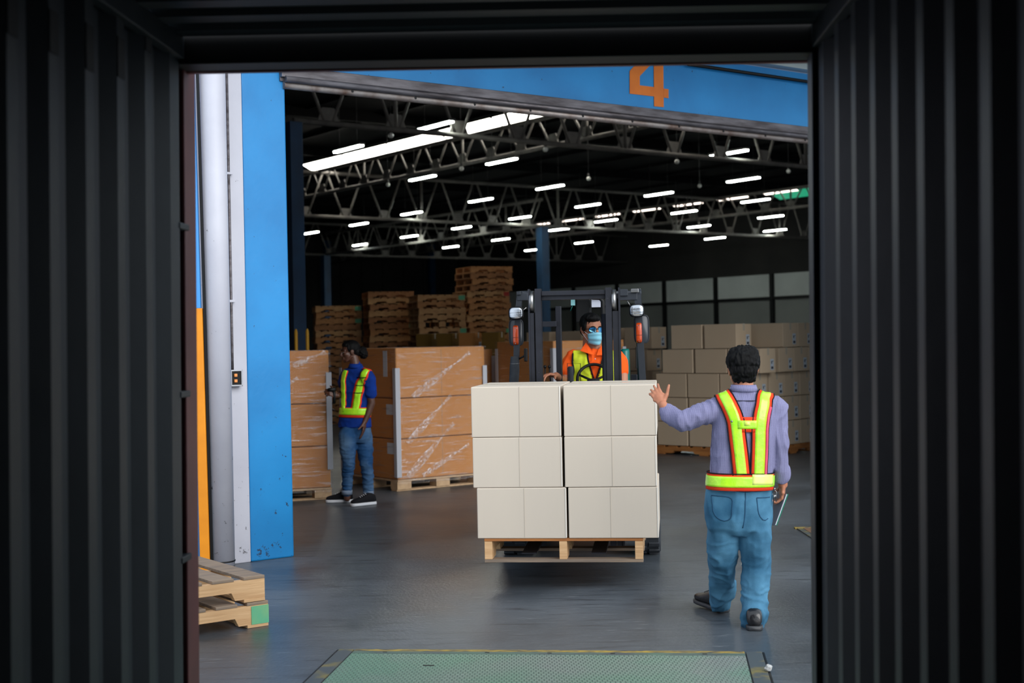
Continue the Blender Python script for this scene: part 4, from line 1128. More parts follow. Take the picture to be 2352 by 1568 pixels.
def chain(bm, pts, rs, flat=None):
    for a, c, r0, r1 in zip(pts, pts[1:], rs, rs[1:]): cap_(bm, a, c, r0, r1, flat)
def ell(bm, c, ax, n=20, m=12):
    r = bmesh.ops.create_uvsphere(bm, u_segments=n, v_segments=m, radius=1.0)
    T = Matrix(((ax[0][0], ax[1][0], ax[2][0], c[0]), (ax[0][1], ax[1][1], ax[2][1], c[1]), (ax[0][2], ax[1][2], ax[2][2], c[2]), (0, 0, 0, 1)))
    bmesh.ops.transform(bm, matrix=T, verts=r['verts'])
def fuse(bm, voxel, smooth=3, fac=.5):
    bmesh.ops.recalc_face_normals(bm, faces=bm.faces)
    me = bpy.data.meshes.new('tmp'); bm.to_mesh(me); bm.free()
    o = bpy.data.objects.new('tmp', me); COL.objects.link(o)
    md = o.modifiers.new('r', 'REMESH'); md.mode = 'VOXEL'; md.voxel_size = voxel; md.use_smooth_shade = True
    if smooth:
        s = o.modifiers.new('s', 'SMOOTH'); s.iterations = smooth; s.factor = fac
    dg = bpy.context.evaluated_depsgraph_get()
    ev = o.evaluated_get(dg)
    m2 = bpy.data.meshes.new_from_object(ev)
    b = bmesh.new(); b.from_mesh(m2)
    bpy.data.objects.remove(o, do_unlink=True); bpy.data.meshes.remove(me); bpy.data.meshes.remove(m2)
    return b
def wrinkle(b, fn):
    b.normal_update()
    mv = [(v, v.normal.copy() * fn(v.co)) for v in b.verts]
    for v, d in mv: v.co += d
def ridged(p, s): return 1 - abs(noise.noise(V(p) * s)) * 2
def cloth(amp, sx, sy, sz, seed=0.0, fine=.25):
    def f(p):
        q = V((p.x * sx + seed, p.y * sy, p.z * sz))
        w_ = noise.noise_vector(q * .5) * .7
        a = 1 - 2 * abs(noise.noise(q + w_))
        return amp * (a * a - .4) + amp * fine * noise.noise(q * 3.1)
    return f
def bvh_of(b):
    bmesh.ops.recalc_face_normals(b, faces=b.faces); b.normal_update(); return BVHTree.FromBMesh(b)
def resample(pts, step):
    out = [pts[0]]
    for a, c in zip(pts, pts[1:]):
        n = max(1, int((c - a).length / step))
        for i in range(1, n + 1): out.append(a.lerp(c, i / n))
    return out
def smoothpts(pts, it=2):
    for _ in range(it):
        pts = [pts[0]] + [(a + b_ * 2 + c) / 4 for a, b_, c in zip(pts, pts[1:], pts[2:])] + [pts[-1]]
    return pts
def ribbon(b, bvh, pts, width, off, closed=False, step=.014, cols=5, shift=0.0, up=None, th=.003):
    """band of cloth laid over a surface along a centre line"""
    if closed: pts = list(pts) + [pts[0]]
    cl = smoothpts(resample([V(p) for p in pts], step), 2)
    rows = []
    for i, p in enumerate(cl):
        loc, nrm, _, _ = bvh.find_nearest(p)
        if loc is None: continue
        t = (cl[min(i + 1, len(cl) - 1)] - cl[max(i - 1, 0)])
        if closed and (i == 0 or i == len(cl) - 1): t = cl[1] - cl[-2]
        if t.length < 1e-6: continue
        t.normalize()
        s = V(up) if up is not None else nrm.cross(t).normalized()
        row = []
        for c in range(cols):
            q = loc + s * (shift + width * (c / (cols - 1) - .5))
            l2, n2, _, _ = bvh.find_nearest(q)
            row.append((l2, n2))
        rows.append(row)
    nn = [[r[c][1] for c in range(cols)] for r in rows]
    vs = []; vi = []
    for i, r in enumerate(rows):
        a, c_ = [], []
        for c in range(cols):
            n_ = V((0, 0, 0))
            for j in range(max(0, i - 3), min(len(rows), i + 4)): n_ += rows[j][c][1]
            n_.normalize()
            a.append(b.verts.new(r[c][0] + n_ * (off + th))); c_.append(b.verts.new(r[c][0] + n_ * (off - .004)))
        vs.append(a); vi.append(c_)
    for i in range(len(vs) - 1):
        for c in range(cols - 1):
            b.faces.new((vs[i][c], vs[i + 1][c], vs[i + 1][c + 1], vs[i][c + 1]))
            b.faces.new((vi[i][c], vi[i][c + 1], vi[i + 1][c + 1], vi[i + 1][c]))
        b.faces.new((vs[i][0], vi[i][0], vi[i + 1][0], vs[i + 1][0])); b.faces.new((vs[i][-1], vs[i + 1][-1], vi[i + 1][-1], vi[i][-1]))
    b.faces.new(vs[0] + vi[0][::-1]); b.faces.new(vs[-1][::-1] + vi[-1])
def near_hit(bvh, px, py):
    r = ray(px, py).normalized(); h = bvh.ray_cast(CO, r)
    if h[0] is not None: return h[0]
    m_ = bvh.find_nearest(CO + r * 8)[0]
    for _ in range(4): m_ = bvh.find_nearest(CO + r * (m_ - CO).dot(r) - r * .02)[0]
    return m_
def far_hit(bvh, px, py, dist):
    r = ray(px, py).normalized(); o = CO + r * dist; h = bvh.ray_cast(o, -r)
    if h[0] is not None: return h[0]
    return bvh.find_nearest(o)[0]
def hand(b, wrist, dirv, palmn, thumb, S=1.0, curls=(.25, .3, .35, .4), spread=.10, tcurl=.2, tdir=None):
    d = V(dirv).normalized(); pn = V(palmn); pn = (pn - d * pn.dot(d)).normalized()
    sd = V(thumb); sd = (sd - d * sd.dot(d) - pn * sd.dot(pn)).normalized()
    wrist = V(wrist)
    kn = []
    for i, (off, fl_, L_) in enumerate(((.030, .092, (.042, .025, .020)), (.010, .097, (.046, .029, .021)), (-.011, .092, (.042, .027, .020)), (-.030, .083, (.033, .020, .018)))):
        base = wrist + (sd * off * .6) * S
        k = wrist + (sd * off + d * fl_) * S
        cap_(b, base + d * .012 * S, k, .016 * S, .0115 * S, (pn, .85))
        fd = (d + sd * spread * (off / .03)).normalized(); p = k; c = curls[i]
        rr = (.0095, .0085, .0078, .0066)
        for j in range(3):
            a = c * (j + 1) * (1.0 if j else 1.0)
            dd = (fd * math.cos(a) + pn * math.sin(a)).normalized()
            q = p + dd * L_[j] * S
            cap_(b, p, q, rr[j] * S, rr[j + 1] * S, None, 10, 3); p = q
        kn.append(k)
    cap_(b, kn[0] - d * .04 * S, kn[3] - d * .035 * S, .016 * S, .015 * S, (pn, .75))
    cap_(b, wrist, wrist + d * .05 * S, .026 * S, .034 * S, (pn, .55))
    td = V(tdir).normalized() if tdir is not None else (sd * .75 + d * .65 + pn * .25).normalized()
    t0 = wrist + (sd * .022 + d * .018 + pn * .004) * S
    t1 = t0 + (sd * .6 + d * .75 + pn * .2).normalized() * .038 * S if tdir is None else t0 + (td + sd * .5).normalized() * .04 * S
    cap_(b, t0, t1, .0165 * S, .0125 * S)
    t2 = t1 + td * .034 * S; cap_(b, t1, t2, .0115 * S, .0105 * S)
    t3 = t2 + (td * math.cos(tcurl) + pn * math.sin(tcurl)) * .026 * S; cap_(b, t2, t3, .0105 * S, .0085 * S)
def headmat(c, fwd, up=(0, 0, 1), S=1.0):
    f = V(fwd).normalized(); u = V(up); u = (u - f * u.dot(f)).normalized(); r = f.cross(u)
    return Matrix(((r.x, f.x, u.x, c[0]), (r.y, f.y, u.y, c[1]), (r.z, f.z, u.z, c[2]), (0, 0, 0, 1))) @ Matrix.Scale(S, 4)
def head(b, H):
    def e(c, rx, ry, rz): ell(b, H @ V(c), [H.to_3x3() @ V((rx, 0, 0)), H.to_3x3() @ V((0, ry, 0)), H.to_3x3() @ V((0, 0, rz))])
    s = H.to_scale()[0]
    def cc(a, d, r0, r1): cap_(b, H @ V(a), H @ V(d), r0 * s, r1 * s)
    e((0, -.012, .035), .074, .094, .084)
    e((0, .030, -.030), .060, .056, .075)
    e((0, .045, -.070), .042, .042, .036)
    e((0, .070, -.092), .020, .016, .016)
    for x in (-1, 1):
        e((x * .034, .052, -.020), .026, .030, .028)
        cc((x * .050, .0, -.045), (x * .030, .055, -.088), .022, .016)
        e((x * .031, .070, .006), .016, .014, .011)
        cc((x * .014, .080, .026), (x * .044, .066, .022), .010, .009)
        e((x * .012, .098, -.033), .010, .011, .009)
        # ear
        e((x * .076, -.006, -.004), .008, .020, .032)
        cc((x * .080, -.016, .018), (x * .083, -.018, -.006), .006, .006)
    cc((0, .082, .018), (0, .105, -.028), .009, .014)
    cc((-.020, .084, -.056), (.020, .084, -.056), .008, .008); cc((0, .086, -.056), (0, .089, -.056), .009, .008)
    cc((-.016, .082, -.069), (.016, .082, -.069), .009, .009)
    cc((0, -.030, -.05), (0, -.034, -.15), .052, .055)
def facebits(par, H, skin, brow=True):
    s = H.to_scale()[0]
    for x in (-1, 1):
        b = BM(); c = H @ V((x * .031, .0735, .005)); bmesh.ops.create_uvsphere(b, u_segments=14, v_segments=10, radius=.0105 * s, matrix=Matrix.Translation(c)); ey_ = obj('eye', b, M['eye'], par, True, world=True)
        b = BM(); c = H @ V((x * .031, .0795, .005)); bmesh.ops.create_uvsphere(b, u_segments=12, v_segments=8, radius=.0056 * s, matrix=Matrix.Translation(c)); obj('iris', b, M['hair'], ey_, True, world=True)
        if brow:
            b = BM(); tube(b, [H @ V((x * .014, .0905, .026)), H @ V((x * .030, .086, .031)), H @ V((x * .048, .070, .027))], [.003 * s, .0036 * s, .002 * s], 8); obj('eyebrow', b, M['hair'], par, True, world=True)
    b = BM(); tube(b, [H @ V((-.022, .0865, -.061)), H @ V((-.008, .093, -.0625)), H @ V((.008, .093, -.0625)), H @ V((.022, .0865, -.061))], [.003 * s, .0058 * s, .0058 * s, .003 * s], 8); obj('lips', b, mat('lips', tuple(int(x * .8) for x in skin), .5), par, True, world=True)
def shoe(par, heel, dirv, L_, W_, H_, m, ms, sole=.028, pitch=0.0, soleW=1.06):
    d = V((dirv[0], dirv[1], 0)).normalized(); s = V((d.y, -d.x, 0)); u = V((0, 0, 1))
    if pitch: 
        Rm = Matrix.Rotation(pitch, 3, s); d = Rm @ d; u = Rm @ u
    heel = V(heel)
    prof = [(0.0, .30, .55), (.04, .40, .80), (.14, .44, .95), (.26, .44, 1.0), (.38, .44, .95), (.50, .44, .78), (.64, .48, .60), (.78, .50, .50), (.90, .44, .42), (.97, .32, .34), (1.0, .16, .24)]
    b = BM(); loft(b, [oval(heel + d * (t * L_) + u * (sole + H_ * h / 2 - .004), s * (w_ * W_), u * (H_ * h / 2), 20, 2.6) for t, w_, h in prof]); o = obj('shoe', b, m, par, True, world=True)
    b = BM(); loft(b, [oval(heel + d * (t * L_ * 1.03 - .004) + u * (sole / 2 + .001), s * (w_ * W_ * soleW), u * (sole / 2), 20, 5) for t, w_, h in prof]); obj('sole', b, ms, o, True, world=True)
    b = BM()
    for k in range(4):
        t = .42 + k * .075; w_ = .22; hgt = H_ * (.90 - k * .09)
        tube(b, [heel + d * (t * L_) + s * (-w_ * W_) + u * (sole + hgt * .93), heel + d * (t * L_) + u * (sole + hgt + .002), heel + d * (t * L_) + s * (w_ * W_) + u * (sole + hgt * .93)], .0028, 6)
    obj('laces', b, ms if sole > .029 else m, o, True, world=True)
    return o
def fabric(name, c, c2=None, **k):
    return mat(name, c, k.pop('rough', .85), c2=c2 or tuple(int(x * .92) for x in c), scale=k.pop('scale', 14), spec=.2, bump=k.pop('bump', .08), bscale=k.pop('bscale', 180), **k)
def stripes(m, cA, cB, cC, fx=750.0, fz=560.0, ang=0.0, axis2='Z'):
    """fine woven checks"""
    nt = m.node_tree; N, L = nt.nodes, nt.links
    tc = N.new('ShaderNodeTexCoord')
    mp = N.new('ShaderNodeMapping'); mp.inputs['Rotation'].default_value = (0, ang, 0)
    L.new(tc.outputs['Object'], mp.inputs[0])
    prev = None
    cols = []
    for ax, fr in (('X', fx), (axis2, fz)):
        wv = N.new('ShaderNodeTexWave'); wv.wave_type = 'BANDS'; wv.bands_direction = ax; wv.inputs['Scale'].default_value = fr / 6.2832 / 3.2; wv.inputs['Distortion'].default_value = 1.2; wv.inputs['Detail Scale'].default_value = 1.5
        L.new(mp.outputs[0], wv.inputs['Vector']); cols.append(wv.outputs['Fac'])
    mx = N.new('ShaderNodeMixRGB'); mx.inputs[1].default_value = (*lin(cA), 1); mx.inputs[2].default_value = (*lin(cB), 1); L.new(cols[0], mx.inputs[0])
    m2 = N.new('ShaderNodeMixRGB'); L.new(mx.outputs[0], m2.inputs[1]); m2.inputs[2].default_value = (*lin(cC), 1)
    mm = N.new('ShaderNodeMath'); mm.operation = 'MULTIPLY'; mm.inputs[1].default_value = .3; L.new(cols[1], mm.inputs[0]); L.new(mm.outputs[0], m2.inputs[0])
    L.new(m2.outputs[0], N['Principled BSDF'].inputs['Base Color'])
M['eye'] = mat('eye_white', (225, 220, 215), .2)
M['hair'] = mat('black_hair', (7, 7, 8), .55, c2=(11, 11, 12), scale=60, stretch=(6, 6, 1), bump=.3, bscale=120, bstretch=(5, 5, 1), spec=.15)
M['skin_tan'] = mat('skin_tan', (190, 128, 98), .5, c2=(176, 112, 84), scale=12, bump=.05, bscale=200)
M['skin_driver'] = mat('skin_driver', (176, 118, 90), .5, c2=(162, 104, 78), scale=12, bump=.05, bscale=200)
M['skin_dark'] = mat('skin_dark', (92, 58, 44), .45, c2=(78, 48, 36), scale=12, bump=.05, bscale=200)
M['lime'] = mat('lime_reflective', (196, 255, 50), .3, c2=(170, 246, 42), scale=18, coat=.5, bump=.25, bscale=24, emit=None)
M['vest_orange'] = fabric('vest_orange', (246, 72, 36))
M['vest_pink'] = fabric('vest_pink', (226, 90, 120))
M['vest_black'] = fabric('vest_piping', (24, 24, 34))
M['silver'] = mat('pale_reflector', (228, 252, 100), .3, c2=(240, 255, 140), scale=10, coat=.5)
M['jeans'] = fabric('blue_denim', (46, 92, 122), (88, 142, 174), scale=4, lo=.35, hi=.65, bump=.15, bscale=260, detail=8)
M['plaid'] = fabric('checked_cotton', (150, 154, 196))
stripes(M['plaid'], (146, 146, 182), (84, 82, 120), (158, 158, 188), 1150, 700)
M['leather'] = mat('black_leather', (22, 22, 25), .28, c2=(30, 30, 34), scale=10, coat=.3, bump=.1, bscale=40)
M['sole_dark'] = mat('dark_sole', (52, 54, 58), .5)
M['thread'] = fabric('denim_seam', (44, 84, 116))
# ================================ man directing the forklift, seen from behind
DM = 7.95
man = thing('person', 'man seen from behind in checked shirt, reflective harness and blue jeans, one arm raised', 'person', tuple(G(1735, 1448)))
def pm(px, py, d=DM): return P(px, py, d)
def rpx(w_, d=DM): return w_ / F * d
def ring_px(px, py, hw, hd, d=DM, p=2.4, n=28, tilt=0.0, skew=0.0):
    return oval(P(px, py, d), RV * rpx(hw, d) + FV * skew, FV * hd, n, p)
# trousers
b = BM()
loft(b, [ring_px(*r, d=DM + .02) for r in ((1699, 1104, 71, .118), (1697, 1130, 74, .125), (1696, 1160, 75, .135), (1696, 1190, 75, .135), (1696, 1212, 72, .12), (1696, 1226, 60, .09))])
kR = [pm(1733, 1190), pm(1735, 1250, DM + .01), pm(1737, 1300, DM + .04), pm(1733, 1360, DM + .0), pm(1731, 1400, DM - .03), pm(1730, 1424, DM - .04)]
chain(b, kR, [.090, .092, .084, .078, .074, .070])
kL = [pm(1662, 1190), pm(1660, 1250, DM + .05), pm(1660, 1300, DM + .14), pm(1659, 1345, DM + .25), pm(1657, 1384, DM + .335)]
chain(b, kL, [.092, .092, .084, .073, .066])
cap_(b, pm(1733, 1416, DM - .04), pm(1730, 1428, DM - .04), .078, .066)
cap_(b, pm(1672, 1352, DM + .27), pm(1668, 1366, DM + .32), .060, .052)
b = fuse(b, .0085, 6)
cl1 = cloth(.014, 9, 7, 3.5, 3.0, .15); cl2 = cloth(.010, 6, 6, 16, 8.0, .15)
wrinkle(b, lambda p: cl1(p) + cl2(p) * (1.2 if p.z < .22 else .5 if p.z < .5 else .1))
jb = bvh_of(b); jn = obj('jeans', b, M['jeans'], man, True, world=True)
# stitched pockets and yoke on the back of the jeans
def stitched(pts, name, m, w_=.005, off=.0015, par=None, bv=None):
    bb = BM(); ribbon(bb, bv, pts, w_, off, cols=2, step=.02, th=.001); return obj(name, bb, m, par, True, world=True)
for pk in ([(1634, 1137), (1684, 1142), (1681, 1192), (1664, 1199), (1640, 1184), (1634, 1137)], [(1738, 1143), (1768, 1141)], [(1738, 1143), (1741, 1180), (1756, 1201), (1764, 1190)], [(1712, 1126), (1711, 1190), (1706, 1212)], [(1640, 1124), (1680, 1126), (1711, 1131), (1768, 1124)]):
    stitched([near_hit(jb, *q) for q in pk], 'seam', M['thread'], .005, .002, jn, jb)
# shirt
b = BM()
loft(b, [ring_px(*r, p=q) for r, q in (((1709, 891, 29, .062), 2), ((1709, 897, 33, .068), 2), ((1710, 908, 50, .078), 2.1), ((1712, 918, 68, .090), 2.3), ((1713, 932, 76, .104), 2.4), ((1713, 960, 76, .116), 2.5), ((1709, 1000, 74, .118), 2.5), ((1705, 1040, 73, .116), 2.5), ((1702, 1080, 72, .118), 2.5), ((1700, 1112, 71, .120), 2.5))])
sL, eL, cL = pm(1650, 938), pm(1566, 968, DM - .02), pm(1540, 953, DM + .06)
chain(b, [pm(1668, 934), sL, pm(1608, 953, DM - .02), eL, cL], [.078, .072, .064, .060, .052])
cap_(b, pm(1541, 955, DM + .05), pm(1535, 944, DM + .09), .056, .050)
sR, eR, cR = pm(1782, 938), pm(1790, 1015, DM - .02), pm(1792, 1082, DM + .02)
chain(b, [pm(1762, 934), sR, pm(1787, 980), eR, pm(1791, 1050), cR], [.076, .072, .062, .056, .052, .050])
cap_(b, pm(1793, 1078, DM + .02), pm(1795, 1092, DM + .03), .054, .050)
cap_(b, pm(1708, 896), pm(1708, 904), .058, .066)
b = fuse(b, .0075, 6)
mb_ = bvh_of(b)
s1 = cloth(.007, 9, 7, 6, 1.0, .15); s2 = cloth(.010, 15, 8, 7, 5.0, .12)
xr1, xl1 = pm(1775, 980).x, pm(1640, 980).x
wrinkle(b, lambda p: s1(p) * .7 + (s2(p) if (p.x > xr1 or p.x < xl1) else s2(p) * .25))
sh = obj('shirt', b, M['plaid'], man, True, world=True)
bb = BM(); ribbon(bb, mb_, [near_hit(mb_, q, 921) for q in (1655, 1680, 1710, 1740, 1765)], .003, .004, cols=2, step=.02, th=.0012); obj('yoke_seam', bb, M['vest_black'], sh, True, world=True)
bb = BM()
ringc = [P(1708, 889, DM) + RV * math.cos(t) * rpx(27) + FV * math.sin(t) * .068 for t in [2 * PI * k / 28 for k in range(28)]]
for q0_, q1_ in ((0, 1),):
    vs0 = [bb.verts.new(p + UV * .014) for p in ringc]; vs1 = [bb.verts.new(P(1708, 889, DM) + (p - P(1708, 889, DM)) * 1.18 - UV * .024) for p in ringc]
    for k in range(28): bb.faces.new((vs0[k], vs0[(k + 1) % 28], vs1[(k + 1) % 28], vs1[k]))
co_ = obj('collar', bb, M['plaid'], sh, True, world=True); md = co_.modifiers.new('t', 'SOLIDIFY'); md.thickness = .004; md.offset = 1
# body: one surface under the clothes
b = BM()
Hm = headmat(pm(1706, 848, DM + .045), (.03, 1, -.05), (0, 0, 1), 1.05)
head(b, Hm)
loft(b, [ring_px(*r) for r in ((1708, 890, 22, .05), (1710, 915, 55, .07), (1712, 950, 66, .095), (1706, 1020, 60, .090), (1700, 1110, 54, .085), (1697, 1190, 54, .09))])
for pts, rs in (([pm(1665, 936), eL, pm(1533, 945, DM + .08), pm(1523, 930, DM + .10)], [.05, .038, .034, .028]), ([pm(1765, 936), eR, pm(1793, 1085, DM + .02), pm(1798, 1112, DM + .04)], [.045, .036, .034, .029])):
    chain(b, pts, rs)
chain(b, [pm(1735, 1190), pm(1737, 1300, DM + .04), pm(1731, 1424, DM - .04)], [.075, .055, .04]); chain(b, [pm(1662, 1190), pm(1660, 1300, DM + .14), pm(1656, 1380, DM + .34)], [.075, .055, .04])
chain(b, [pm(1731, 1424, DM - .04), G(1735, 1446) + V((0, .10, .05))], [.035, .03]); chain(b, [pm(1656, 1380, DM + .34), G(1655, 1402) + V((-.04, .06, .06))], [.035, .03])
hand(b, pm(1522, 926, DM + .11), (-.40, .45, .72), (.15, 1, -.2), (1, 0, .25), .92, (.38, .45, .5, .55), .22, .15, tdir=(.22, .02, 1))
hand(b, pm(1799, 1110, DM + .04), (-.10, .25, -1), (-1, .1, .15), (0, 1, .1), 1.0, (.75, .75, .75, .7), .05, .5)
b = fuse(b, .0042, 3, .4)
obj('body', b, M['skin_tan'], man, True, world=True)
facebits(man, Hm, (190, 128, 98))
# hair
def hairmesh(H, parts, amp=.004, voxel=.005, fr=(38, 38, 12)):
    b = BM(); s = H.to_scale()[0]
    for c, rx, ry, rz in parts:
        ell(b, H @ V(c), [H.to_3x3() @ V((rx, 0, 0)), H.to_3x3() @ V((0, ry, 0)), H.to_3x3() @ V((0, 0, rz))])
    b = fuse(b, voxel, 2)
    Hi = H.inverted()
    def f(p):
        q = Hi @ p
        return amp * (1 - 2 * abs(noise.noise(V((q.x * fr[0], q.y * fr[1], q.z * fr[2]))))) + amp * .6 * noise.noise(V((q.x * 110, q.y * 110, q.z * 40)))
    wrinkle(b, f)
    return b
b = hairmesh(Hm, [((0, -.022, .046), .090, .098, .084), ((0, -.052, .0), .073, .062, .070), ((0, -.050, -.045), .062, .046, .038), ((.030, -.02, .088), .052, .070, .040), ((-.034, -.02, .082), .046, .068, .040), ((0, .045, .085), .062, .045, .036)], .009, .0045, (46, 46, 16))
obj('hair', b, M['hair'], man, True, world=True)
# reflective harness
def strap_pts(bv, front, back, far=9.5): return [far_hit(bv, *q, far) for q in back[::-1]] + [near_hit(bv, *q) for q in front]
Ls = [(1662, 903), (1672, 925), (1683, 948), (1690, 968), (1693, 1000), (1698, 1040), (1703, 1090)]
Rs = [(1759, 905), (1754, 930), (1748, 955), (1745, 985), (1744, 1040), (1742, 1090)]
Lf = [(1662, 912), (1664, 960), (1668, 1030), (1672, 1098)]; Rf = [(1758, 912), (1756, 960), (1750, 1030), (1746, 1098)]
vest = None
bb = BM()
ribbon(bb, mb_, strap_pts(mb_, Ls, Lf), .092, .009)
vest = obj('safety_harness', bb, M['vest_orange'], man, True, world=True)
bb = BM(); ribbon(bb, mb_, strap_pts(mb_, Rs, Rf), .096, .009); obj('strap', bb, M['vest_orange'], vest, True, world=True)
bb = BM(); ribbon(bb, mb_, strap_pts(mb_, Ls, Lf), .056, .012, shift=0); obj('reflective_strip', bb, M['lime'], vest, True, world=True)
bb = BM(); ribbon(bb, mb_, strap_pts(mb_, Rs, Rf), .058, .012); obj('reflective_strip', bb, M['lime'], vest, True, world=True)
for (pts) in (Ls, Rs):
    for sft in (-.049, .049):
        bb = BM(); ribbon(bb, mb_, strap_pts(mb_, pts, Lf if pts is Ls else Rf), .006, .011, shift=sft, cols=2); obj('piping', bb, M['vest_black'], vest, True, world=True)
bb = BM(); ribbon(bb, mb_, [near_hit(mb_, q[0], q[1]) for q in Rs[1:]], .014, .0125, shift=.040, cols=3); obj('pink_edging', bb, M['vest_pink'], vest, True, world=True)
# belt round the waist, cross bar between the straps
def girdle(bv, px, py, d, n=40, rad=.4, dz=0.0):
    c = P(px, py, d); out = []
    for k in range(n):
        t = 2 * PI * k / n; dirv = RV * math.cos(t) + FV * math.sin(t)
        h = bv.ray_cast(c + dirv * rad, -dirv)
        if h[0] is not None and (h[0] - c).length < .27: out.append(h[0])
    return out
b = BM(); loft(b, [ring_px(*r) for r in ((1701, 1076, 74, .126), (1700, 1100, 75, .129), (1698, 1126, 75, .132))]); wb = bvh_of(b)
for (py, wd, off, mm, nm) in ((1103, .098, .002, 'vest_orange', 'waist_belt'), (1102, .062, .007, 'lime', 'reflective_strip'), (1084, .006, .006, 'vest_black', 'piping')):
    bb = BM(); ribbon(bb, wb, girdle(wb, 1699, py, DM), wd, off, True, up=UV, cols=6 if wd > .01 else 2); obj(nm, bb, M[mm], vest, True, world=True)
bb = BM(); ribbon(bb, wb, [near_hit(wb, q, 1101) for q in (1727, 1745, 1762, 1773)], .060, .0078, False, up=UV, cols=5); obj('pale_reflector', bb, M['silver'], vest, True, world=True)
b.free()
bb = BM(); ribbon(bb, mb_, [near_hit(mb_, q, 975) for q in (1694, 1705, 1716, 1727, 1740)], .086, .011, up=UV); obj('cross_bar', bb, M['vest_orange'], vest, True, world=True)
bb = BM(); ribbon(bb, mb_, [near_hit(mb_, q, 975) for q in (1694, 1705, 1716, 1727, 1738)], .048, .014, up=UV); obj('reflective_strip', bb, M['lime'], vest, True, world=True)
bb = BM(); ribbon(bb, mb_, [near_hit(mb_, q, 972) for q in (1709, 1722)], .026, .0165, up=UV, cols=3); obj('pale_reflector', bb, M['silver'], vest, True, world=True)
b = BM(); c = near_hit(mb_, 1680, 967); bmesh.ops.create_uvsphere(b, u_segments=10, v_segments=8, radius=.007, matrix=Matrix.Translation(c + V((0, -.014, 0)))); obj('snap', b, M['chrome'], vest, True, world=True)
# shoes
shoe(man, G(1734, 1449), (.12, 1), .29, .105, .105, M['leather'], M['sole_dark'])
shoe(man, G(1665, 1407), (-.46, .88), .29, .105, .105, M['leather'], M['sole_dark'], pitch=.07)
# clipboard and keys
M['green_card'] = mat('green_cover', (20, 140, 110), .4); M['grey_board'] = mat('grey_board', (138, 140, 150), .6); M['paper'] = mat('paper', (225, 228, 240), .7)
TR = pm(1810, 1134, DM + .02)
bu = V((-.062, .05, -.192)); bv_ = V((-.085, .19, -.02)); bn = bu.cross(bv_).normalized()
if bn.x < 0: bn = -bn
cb_ = thing('clipboard', 'green and grey document folder with white papers held in the man\'s lowered hand', 'clipboard', tuple(TR))
def sheet(nm, off, t_, m, k=1.0, par=None):
    b = BM(); o_ = TR + bn * off + (bu + bv_) * (1 - k) / 2
    prism(b, [o_, o_ + bu * k, o_ + bu * k + bv_ * k, o_ + bv_ * k], bn * t_); return obj(nm, b, m, cb_, world=True)
sheet('back_board', -.012, .003, M['grey_board']); sheet('papers', -.0085, .007, M['paper'], .97); sheet('cover', -.001, .004, M['green_card'])
kr = thing('key_ring', 'bunch of silver keys hanging from the man\'s belt beside the folder', 'keys', tuple(pm(1779, 1124, DM - .03)))
b = BM(); c = pm(1779, 1132, DM - .03); ring = oval(c, RV * .012, UV * .016, 16); tube(b, ring + [ring[0]], .002, 6, False); obj('ring', b, M['chrome'], kr, True, world=True)
for (x0, y0, x1, y1) in ((1778, 1136, 1776, 1158), (1780, 1136, 1783, 1152), (1779, 1120, 1776, 1133)):
    b = BM(); a, c = pm(x0, y0, DM - .035), pm(x1, y1, DM - .04); tube(b, [a, a.lerp(c, .35), a.lerp(c, .36), c], [.008, .008, .0035, .0035], 8); obj('key', b, M['chrome'], kr, True, world=True)
# ================================ worker with the scanner
DW_ = 14.5
wk = thing('person', 'person with tied black hair in blue polo shirt and lime harness, holding a scanner', 'person', tuple(G(812, 1150)))
def pw_(px, py, d=DW_): return P(px, py, d)
def rw(px, py, hw, hd, d=DW_, rot=-.35, p=2.3, n=26):
    a = rpx(hw, d); dv = (RV * math.cos(rot) + FV * math.sin(rot)); dn_ = (FV * math.cos(rot) - RV * math.sin(rot))
    return oval(P(px, py, d), dv * a, dn_ * hd, n, p)
M['polo'] = fabric('royal_blue_pique', (12, 54, 140), (9, 44, 120), scale=8)
M['jeans2'] = fabric('faded_denim', (32, 70, 112), (84, 114, 146), scale=3.2, lo=.42, hi=.68, bump=.15, bscale=260, detail=4)
M['denim_cuff'] = fabric('denim_cuff', (120, 136, 158))
M['trainer'] = fabric('black_knit', (26, 26, 30)); M['white_sole'] = mat('white_sole', (220, 222, 228), .5)
b = BM()
loft(b, [rw(*r) for r in ((816, 972, 36, .105), (816, 990, 38, .115), (815, 1005, 38, .115), (815, 1016, 34, .09))])
gl_ = [pw_(798, 1000, 14.42), pw_(799, 1030, 14.42), pw_(801, 1062, 14.42), pw_(798, 1095, 14.46), pw_(797, 1131, 14.48)]
gr_ = [pw_(834, 1000, 14.54), pw_(838, 1030, 14.50), pw_(841, 1062, 14.46), pw_(845, 1095, 14.48), pw_(846, 1133, 14.50)]
chain(b, gl_, [.098, .090, .072, .062, .052]); chain(b, gr_, [.100, .092, .074, .064, .054])
b = fuse(b, .009, 5)
c1_ = cloth(.008, 8, 8, 22, 2.0); wrinkle(b, lambda p: c1_(p) * (1.2 if p.z < .62 else .5))
jn = obj('jeans', b, M['jeans2'], wk, True, world=True)
for q in (gl_, gr_):
    b = BM(); tube(b, [q[-1] + V((0, 0, -.02)), q[-1] + V((0, 0, .028))], [.058, .060], 20); obj('turned_cuff', b, M['denim_cuff'], jn, True, world=True)
b = BM()
loft(b, [rw(*r) for r in ((818, 838, 14, .055), (818, 846, 22, .068), (819, 853, 33, .085), (819, 866, 37, .10), (819, 890, 37, .112), (817, 920, 35, .11), (815, 950, 36, .112), (815, 972, 39, .12), (815, 981, 40, .122))])
chain(b, [pw_(842, 862, 14.40), pw_(848, 870, 14.40), pw_(851, 904, 14.42)], [.072, .074, .066])
chain(b, [pw_(796, 860, 14.58), pw_(788, 880, 14.60)], [.070, .062])
